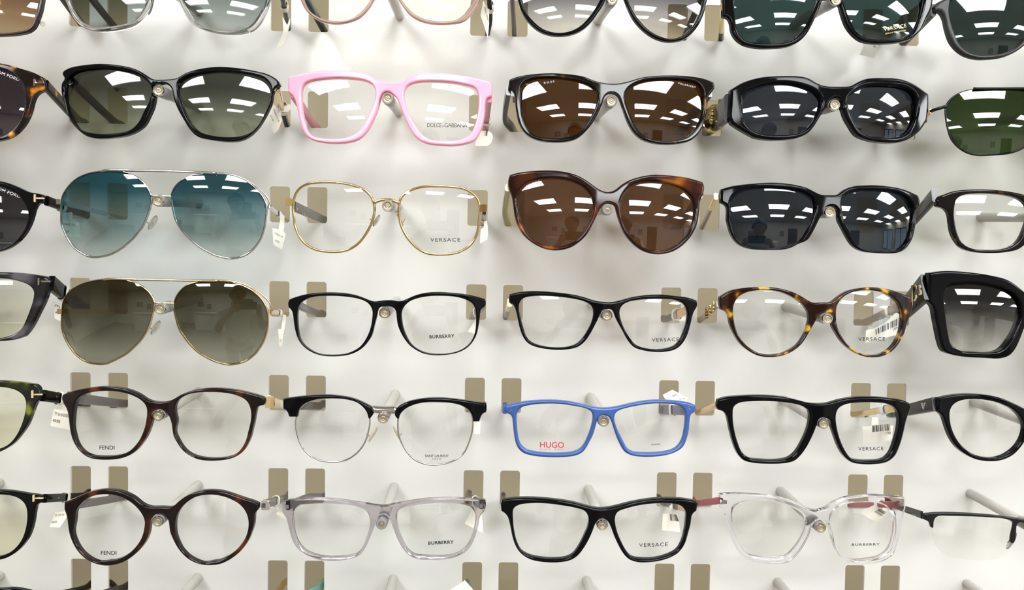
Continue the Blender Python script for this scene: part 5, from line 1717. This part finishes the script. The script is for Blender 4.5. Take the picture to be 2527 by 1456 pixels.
temple(r, S, 7, 3, -1, (722, 1505), (786, 1459), 8, 7, TEAL, mids=((760, 1468, 0.6),))
temple(r, S, 7, 3, 1, (1182, 1505), (1158, 1462), 6, 5, TEAL)

# ================================================================== rods
names = {(1, 2): 'clear grey sunglasses', (1, 3): 'rosy translucent eyeglasses', (1, 4): 'large round black sunglasses', (1, 5): 'dark green sunglasses', (2, 2): 'glossy black sunglasses',
         (2, 3): 'bright pink eyeglasses', (2, 4): 'near black tortoise sunglasses', (2, 5): 'chunky angular sunglasses', (2, 6): 'green lensed metal sunglasses', (3, 2): 'silver blue aviators',
         (3, 3): 'gold wire eyeglasses', (3, 4): 'amber cat eye sunglasses', (3, 5): 'rectangular black sunglasses', (3, 6): 'tortoise eyeglasses with broad temple', (4, 2): 'gold smoky aviators',
         (4, 3): 'slim rounded black eyeglasses', (4, 4): 'black eyeglasses with gold hinge', (4, 5): 'round dark tortoise eyeglasses', (4, 6): 'oversized black sunglasses', (5, 2): 'soft square brown eyeglasses',
         (5, 3): 'browline eyeglasses', (5, 4): 'matt blue eyeglasses', (5, 5): 'heavy black square eyeglasses', (5, 6): 'round black eyeglasses with eagle mark', (6, 2): 'round dark brown eyeglasses',
         (6, 3): 'translucent grey eyeglasses', (6, 4): 'heavy black rectangular eyeglasses', (6, 5): 'crystal clear eyeglasses', (6, 6): 'half rim eyeglasses', (7, 2): 'bottom edge, beneath the round brown pair',
         (7, 3): 'bottom edge, beneath the grey pair', (7, 4): 'bottom edge, beneath the heavy black pair', (7, 5): 'bottom edge, beneath the crystal pair', (7, 6): 'bottom edge, beneath the half rim pair',
         (6, 1): 'black pair with gold temple bar', (7, 1): 'bottom corner'}
for (row, col), nm in names.items():
    if row == 7:
        lab = 'grey display rod rising from the %s' % nm
    else:
        lab = 'grey display rod under the bridge of the %s' % nm
    rod(row, col, lab, 1 if (row, col) in ((3, 4), (6, 3)) else 0)

# medallion of the chunky pair
o, path, qq, ib, hh, t = TEMPLES[(2, 5, -1)]
c = on_plane([(1762, 293)], path[int(np.searchsorted(qq, 0.55))][1] - 0.004)[0]
ax = np.array([-0.76, -0.65, 0.0])
mb = MB()
mb.lathe(c - ax * 0.0012, c + ax * 0.0022, [(0, 0), (0, 0.0104), (0.0016, 0.0108), (0.0028, 0.0104), (0.0030, 0.0092), (0.0024, 0.0086), (0.0026, 0)], 40)
md = mb.build('medallion', GOLD, o)
sharpen(md, 45)
mb = MB()
for a, b, rr in ((-0.001, 0.002, 0.003), (0.0005, -0.002, 0.0024), (0.0016, 0.0036, 0.0018), (-0.0022, 0.0042, 0.0017), (0.0, 0.0052, 0.0018), (0.0024, 0.001, 0.0015), (-0.0028, 0.001, 0.0015)):
    mb.ball(c + ax * 0.0016 + np.array([-0.46, 0.88, 0]) * a + np.array([0, 0, b]), rr, 7)
mb.build('medallion_relief', GOLD, md)
c2 = on_plane([(1778, 280)], path[int(np.searchsorted(qq, 0.25))][1] - 0.002)[0]
mb = MB()
mb.sweep([c2 - ax * 0.0004, c2 + ax * 0.0012], rrect(0.003, 0.0205, 0.0012))
md2 = mb.build('gold_collar', GOLD, o)
sharpen(md2)
# ================================================================== price tags
LAB = 'white price tag looped on the temple of the %s'
tag((1, 2, 1), LAB % 'clear grey sunglasses, curling forward', 0.55, [(697, 42), (703, 52), (709, 62), (713, 50), (716, 45), (715, 60), (709, 86), (705, 96), (703, 106), (697, 114), (683, 120), (689, 100), (698, 84), (699, 72)], dy=-0.002)
tag((1, 3, 1), LAB % 'rosy translucent eyeglasses', 0.45, [(1193, 2), (1199, 14), (1210, 8), (1213, 14), (1207, 26), (1207, 58), (1204, 95), (1193, 58), (1185.6, 38.5)], [('ORS3 0F201', (1194, 18), (1204, 52), 3.2)], dy=-0.003)
tag((1, 5, 1), 'cream price tag hanging below the dark green sunglasses', 0.45, [(2132, 100), (2169, 102), (2169, 109), (2164.5, 122), (2158.5, 143.7), (2122, 134), (2129, 119)], [('06', (2154, 116), (2161, 118), 5.0)], dy=0.012)
tag((2, 2, 1), LAB % 'glossy black sunglasses', 0.55, [(675, 257), (684, 268), (690, 262), (706, 262), (714, 256), (719, 266), (712, 275), (694, 277), (692, 286), (696, 296), (693, 303), (686, 323), (677, 330), (666, 305), (664, 281)],
    [('TF0862 01B', (673.5, 269), (687, 301), 3.4), ('425.00', (666.5, 284), (673, 299), 3.4)], dy=-0.004, band=(5, 3))
tag((2, 3, 1), LAB % 'bright pink eyeglasses', 0.75, [(1180, 324), (1202, 322), (1214, 329), (1216.5, 341), (1211, 354), (1203, 360), (1172, 360)], dy=0.0, bars=(((1197, 319), (1206, 320), (1203, 336), (1195.5, 335)), 4))
tag((3, 1, 1), 'white price tag seen through a lens of the blue aviators', 0.4, [(152, 547), (164, 545), (168, 524), (178, 524), (178, 545), (199, 551), (199, 587), (151, 584)], [('2104-EC 01A', (155, 555), (186, 558), 6), ('350$', (156, 572), (170, 574), 6)], dy=-0.002, ink=INK)
tag((3, 2, 1), LAB % 'silver blue aviators', 0.55, [(671.7, 562), (687, 566), (691, 545), (692, 525), (702, 533), (702, 560), (699, 570), (705, 579), (696, 616), (675, 603.5)], [('TF1028-D 14W', (676.5, 577), (698, 588), 5.4), ('395.00', (678, 595), (689, 600), 5.0)], dy=-0.003)
tag((3, 3, 1), LAB % 'gold wire eyeglasses', 0.5, [(1186, 565), (1194, 561), (1194, 545), (1202, 545), (1204, 559), (1203.5, 590), (1184, 601)], dy=-0.002)
tag((4, 1, 1), LAB % 'black and grey marbled eyeglasses', 0.45, [(131, 744), (138, 746), (150, 752), (152, 790), (146, 792), (134, 785)], [('TF5', (135, 756), (148, 760), 5.5), ('400', (136, 772), (148, 776), 5.0)], dy=-0.003, ink=INK)
tag((4, 2, 1), LAB % 'gold smoky aviators', 0.5, [(686, 813), (694.6, 812), (696, 795), (699, 777), (705.5, 777), (705, 795), (700, 820), (698, 830), (697.8, 841), (696.5, 855), (689, 854.6), (687.4, 824)], [('D', (691, 843), (694.5, 843), 6.0)], dy=-0.002)
tag((4, 3, 1), LAB % 'slim rounded black eyeglasses', 0.5, [(1173.5, 787), (1180, 787), (1171, 824), (1154, 819)], dy=0.0)
tag((4, 4, 1), LAB % 'black eyeglasses with gold hinge block', 0.6, [(1660, 788), (1680, 786), (1690, 782), (1692, 790), (1680, 793), (1662, 793)], dy=0.0, band=(5, 3))
tag((4, 5, 1), 'white barcode tag behind a lens of the round dark tortoise eyeglasses', 0.35, [(2137, 815), (2158, 811), (2178, 800), (2196, 786), (2200, 770), (2208, 770), (2222, 776), (2238, 790), (2237, 820), (2136, 846)], [('104', (2205, 816), (2216, 810), 6)], (((2160, 813), (2222, 782), (2222, 800), (2161, 826)), 16), dy=0.004, ink=INK)
tag((5, 1, 1), 'white price tag with printed price, hanging by the rim of the soft square brown eyeglasses', 0.45, [(133, 1008), (152, 1012), (158, 995), (164, 1000), (167, 1014), (182, 1018), (181, 1063), (124, 1051)], [('TF 5618-B 052 54', (134, 1024), (178, 1032), 8), ('400.00$', (130, 1040), (148, 1044), 7.5)], dy=-0.001, ink=INK)
tag((5, 3, 1), 'cream price tag behind the outer end of the browline eyeglasses', 0.5, [(1168, 1036), (1174, 1015), (1180, 1015), (1186, 1041), (1184, 1071), (1169, 1070)], dy=0.0)
tag((5, 4, 1), 'white price tag sticking up behind the matt blue eyeglasses', 0.5, [(1635.5, 974.6), (1659.5, 962), (1697.4, 981.5), (1686, 1000), (1668, 1010), (1660, 1000), (1646, 992)], [('00001', (1660, 980), (1672, 975), 5), ('HG 1091', (1676, 986), (1690, 986), 4)], dy=-0.002)
tag((5, 5, 1), 'cream barcode tag behind a lens of the heavy black square eyeglasses', 0.45, [(2128, 1052.6), (2150, 1052), (2152, 1030), (2166, 1028), (2170, 1051), (2204, 1051), (2201, 1087), (2129, 1092.5)], [('190', (2186, 1072), (2198, 1071), 7)], (((2152.6, 1050), (2196, 1046), (2198, 1062), (2153, 1066)), 18), dy=-0.002, ink=INK)
tag((6, 1, 1), LAB % 'black pair with greenish lenses', 0.62, [(137, 1262.5), (158, 1262), (160, 1236), (168, 1234), (170, 1262), (166, 1274), (148, 1302), (121, 1301)], [('TF 5735 001', (136, 1275), (160, 1272), 5.5), ('400.00', (128, 1291), (141, 1289), 5.0)], dy=-0.001)
tag((6, 2, 1), LAB % 'round dark brown eyeglasses, folded sideways', 0.55, [(676, 1232), (685, 1231), (684, 1248), (690, 1262), (713, 1279), (716, 1287), (706, 1282), (680.5, 1267.6), (687, 1261), (678, 1248)], dy=-0.002)
tag((6, 3, 1), 'cream price tag behind the outer rim of the translucent grey eyeglasses', 0.5, [(1165, 1260), (1176, 1250), (1180, 1236), (1186, 1236), (1188, 1262), (1191, 1287), (1192, 1315), (1146.6, 1292)], dy=0.0)
tag((6, 4, 1), 'cream barcode tag behind a lens of the heavy black rectangular eyeglasses', 0.5, [(1636, 1267.6), (1653, 1268), (1652, 1248), (1664, 1246), (1668, 1270), (1673, 1270), (1679, 1313), (1634, 1309)], None or (), (((1653, 1268), (1670, 1270), (1677, 1287), (1654, 1284)), 9), dy=-0.001)
tag((6, 5, 1), 'white barcode tag behind a lens of the crystal clear eyeglasses', 0.45, [(2122, 1264), (2158, 1246), (2170, 1250), (2188, 1256), (2180, 1275), (2166, 1293)], (), (((2157, 1262), (2172, 1254), (2188, 1262), (2176, 1274)), 12), dy=-0.002)
tag((7, 3, 1), 'white price tag corner standing up at the bottom edge beneath the grey eyeglasses', 0.4, [(1112, 1456), (1147, 1432), (1170, 1458), (1165, 1490), (1120, 1488)], dy=-0.004)
# ================================================================== the photographer, who shows in the lenses
def skin(name, pts, edges, material, parent, root=0, sub=2):
    """a continuous surface grown round a skeleton of (x, y, z, radius) joints"""
    me = bpy.data.meshes.new(name)
    me.from_pydata([p[:3] for p in pts], edges, [])
    o = bpy.data.objects.new(name, me)
    COL.objects.link(o)
    o.modifiers.new('skin', 'SKIN').use_smooth_shade = True
    s = me.skin_vertices[0].data
    for i, p in enumerate(pts):
        s[i].radius = (p[3], p[4] if len(p) > 4 else p[3])
        s[i].use_root = i == root
    u = o.modifiers.new('sub', 'SUBSURF')
    u.levels = u.render_levels = sub
    dg = bpy.context.evaluated_depsgraph_get()
    new = bpy.data.meshes.new_from_object(o.evaluated_get(dg))
    bpy.data.objects.remove(o)
    V = [tuple(v.co) for v in new.vertices]
    F_ = [tuple(p.vertices) for p in new.polygons]
    bpy.data.meshes.remove(new)
    return mesh(name, V, F_, material, parent)


SKIN = mat('skin', rgb(172, 128, 104), 0.5)
HAIR = mat('dark_hair', rgb(30, 24, 22), 0.6)
SHIRT = mat('white_cotton', rgb(222, 220, 216), 0.85)
TROUSER = mat('dark_denim', rgb(44, 48, 58), 0.85)
SHOE = mat('black_shoe_leather', rgb(24, 24, 25), 0.4)
EYEW = mat('eye_white', rgb(170, 160, 152), 0.35)
IRIS = mat('brown_iris', rgb(50, 34, 24), 0.2)
LIP = mat('lip', rgb(150, 92, 84), 0.45)
px0, py0 = -0.045, -0.84
man = empty('person', (px0, py0, 0), 'person in a white shirt holding up a phone, reflected in the dark lenses', 'person')
PHX, PHZ = -0.019, 1.476


def hx(s, x):                    # mirror about the phone's middle
    return PHX + s * (x - PHX)


pts, ed = [], []


def J(x, y, z, r, par=None, r2=None):
    pts.append((x, y, z, r, r2 or r))
    if par is not None:
        ed.append((par, len(pts) - 1))
    return len(pts) - 1


pel = J(px0, py0, 0.95, 0.13, None, 0.10)
wai = J(px0, py0 + 0.01, 1.10, 0.125, pel, 0.095)
che = J(px0, py0 + 0.01, 1.28, 0.145, wai, 0.10)
upc = J(px0, py0, 1.385, 0.11, che, 0.08)
nek = J(px0, py0 + 0.01, 1.46, 0.052, upc)
jaw = J(px0, py0 + 0.045, 1.535, 0.056, nek, 0.062)
mid = J(px0, py0 + 0.04, 1.60, 0.072, jaw, 0.084)
top = J(px0, py0 + 0.025, 1.665, 0.068, mid, 0.082)
nos = J(px0, py0 + 0.130, 1.585, 0.012, mid)
for s in (-1, 1):
    J(px0 + s * 0.082, py0 + 0.02, 1.595, 0.014, mid)
    hip = J(px0 + s * 0.09, py0, 0.86, 0.092, pel)
    kne = J(px0 + s * 0.11, py0 + 0.02, 0.50, 0.06, hip)
    cal = J(px0 + s * 0.115, py0 - 0.005, 0.36, 0.056, kne)
    ank = J(px0 + s * 0.12, py0 - 0.02, 0.10, 0.038, cal)
    J(px0 + s * 0.125, py0 - 0.02, 0.045, 0.04, ank)
    sh = J(px0 + s * 0.175, py0, 1.375, 0.06, upc)
    ua = J(px0 + s * 0.225, py0 + 0.06, 1.25, 0.048, sh)
    el = J(px0 + s * 0.245, py0 + 0.15, 1.165, 0.041, ua)
    fa = J(px0 + s * 0.21, py0 + 0.17, 1.28, 0.037, el)
    wr = J(hx(s, 0.115), -0.640, 1.405, 0.026, fa)
    pal = J(hx(s, 0.100), -0.608, 1.445, 0.024, wr, 0.016)
    kn = J(hx(s, 0.093), -0.590, 1.470, 0.019, pal, 0.014)
    for k, (dz, ln) in enumerate(((0.020, 0.030), (0.002, 0.036), (-0.016, 0.032), (-0.032, 0.024))):
        src = kn if k < 2 else pal
        a = J(hx(s, 0.092), -0.578, PHZ + dz - 0.012, 0.0088, src)
        b = J(hx(s, 0.080), -0.5655, PHZ + dz - 0.011, 0.0080, a)
        J(hx(s, 0.080 - ln), -0.5655, PHZ + dz - 0.012, 0.0070, b)
    t1 = J(hx(s, 0.080), -0.607, 1.440, 0.011, pal)
    t2 = J(hx(s, 0.058), -0.598, 1.446, 0.0095, t1)
    J(hx(s, 0.040), -0.5935, 1.455, 0.0082, t2)
skin('body', pts, ed, SKIN, man)

# shirt, trousers, shoes
pts, ed = [], []
a = J(px0, py0, 0.93, 0.145, None, 0.115)
b = J(px0, py0 + 0.01, 1.10, 0.145, a, 0.115)
c = J(px0, py0 + 0.01, 1.28, 0.162, b, 0.118)
d = J(px0, py0, 1.39, 0.118, c, 0.094)
J(px0, py0 + 0.005, 1.435, 0.066, d, 0.066)
for s in (-1, 1):
    e = J(px0 + s * 0.178, py0, 1.378, 0.074, d)
    f = J(px0 + s * 0.226, py0 + 0.06, 1.25, 0.064, e)
    g = J(px0 + s * 0.248, py0 + 0.15, 1.165, 0.056, f)
    J(px0 + s * 0.22, py0 + 0.16, 1.262, 0.052, g)
skin('shirt', pts, ed, SHIRT, man)
pts, ed = [], []
a = J(px0, py0, 0.96, 0.138, None, 0.108)
for s in (-1, 1):
    b = J(px0 + s * 0.092, py0, 0.85, 0.108, a)
    c = J(px0 + s * 0.112, py0 + 0.02, 0.50, 0.078, b)
    J(px0 + s * 0.12, py0 - 0.015, 0.09, 0.066, c)
skin('trousers', pts, ed, TROUSER, man)
for s in (-1, 1):
    pts, ed = [], []
    a = J(px0 + s * 0.125, py0 - 0.05, 0.055, 0.046, None, 0.046)
    b = J(px0 + s * 0.128, py0 + 0.06, 0.05, 0.048, a, 0.042)
    J(px0 + s * 0.132, py0 + 0.17, 0.036, 0.044, b, 0.032)
    skin('shoe', pts, ed, SHOE, man)
# hair and face
mb = MB()
k, n = 14, 28
V, Fc = [], []
for j in range(k + 1):
    th = math.radians(4 + 104 * j / k)
    for i in range(n):
        w = 2 * math.pi * i / n
        front = max(0.0, math.sin(w))
        t2 = th * (1 - 0.42 * front ** 1.5)
        V.append((px0 + 0.094 * math.sin(t2) * math.cos(w), py0 + 0.030 + 0.112 * math.sin(t2) * math.sin(w), 1.628 + 0.118 * math.cos(t2)))
for j in range(k):
    for i in range(n):
        q_ = (i + 1) % n
        Fc.append((j * n + i, (j + 1) * n + i, (j + 1) * n + q_, j * n + q_))
Fc.append(tuple(range(n)))
mb.add(V, Fc)
mb.build('hair', HAIR, man)
for s in (-1, 1):
    c = np.array([px0 + s * 0.031, py0 + 0.112, 1.606])
    mb = MB()
    mb.ball(c + np.array([0, -0.003, 0]), 0.0105, 8)
    e = mb.build('eye', EYEW, man)
    mb = MB()
    mb.ball(c + np.array([0, 0.0035, 0]), 0.0056, 6)
    mb.build('iris', IRIS, e)
    mb = MB()
    mb.tube(smooth3([c + np.array([-0.017, 0.006, 0.018]), c + np.array([0, 0.012, 0.022]), c + np.array([0.017, 0.006, 0.018])]), 0.0032, False, 8)
    mb.build('eyebrow', HAIR, man)
mb = MB()
y = py0 + 0.108
mb.tube(smooth3([(px0 - 0.024, y - 0.006, 1.548), (px0, y + 0.004, 1.546), (px0 + 0.024, y - 0.006, 1.548)]), 0.0048, False, 8)
mb.build('mouth', LIP, man)

# the phone
ph = empty('phone', (PHX, -0.58, PHZ), 'black phone held sideways in both hands of the person', 'phone')
mb = MB()
mb.sweep([(PHX, -0.584, PHZ), (PHX, -0.576, PHZ)], rrect(0.160, 0.075, 0.009, 5))
o = mb.build('phone_case', mat('phone_black', rgb(28, 28, 30), 0.3), ph)
sharpen(o)
mb = MB()
mb.sweep([(PHX, -0.5846, PHZ), (PHX, -0.5841, PHZ)], rrect(0.154, 0.069, 0.007, 5))
o = mb.build('screen', mat('phone_glass', rgb(16, 16, 18), 0.08), ph)
sharpen(o)
mb = MB()
mb.lathe((CAM[0], -0.576, CAM[2]), (CAM[0], -0.5735, CAM[2]), [(0, 0.0085), (0.0022, 0.0085), (0.0025, 0.008), (0.0025, 0.006), (0.0012, 0.0058), (0.0012, 0)], 24)
o = mb.build('lens_ring', mat('phone_black', rgb(28, 28, 30), 0.3), ph)
sharpen(o)
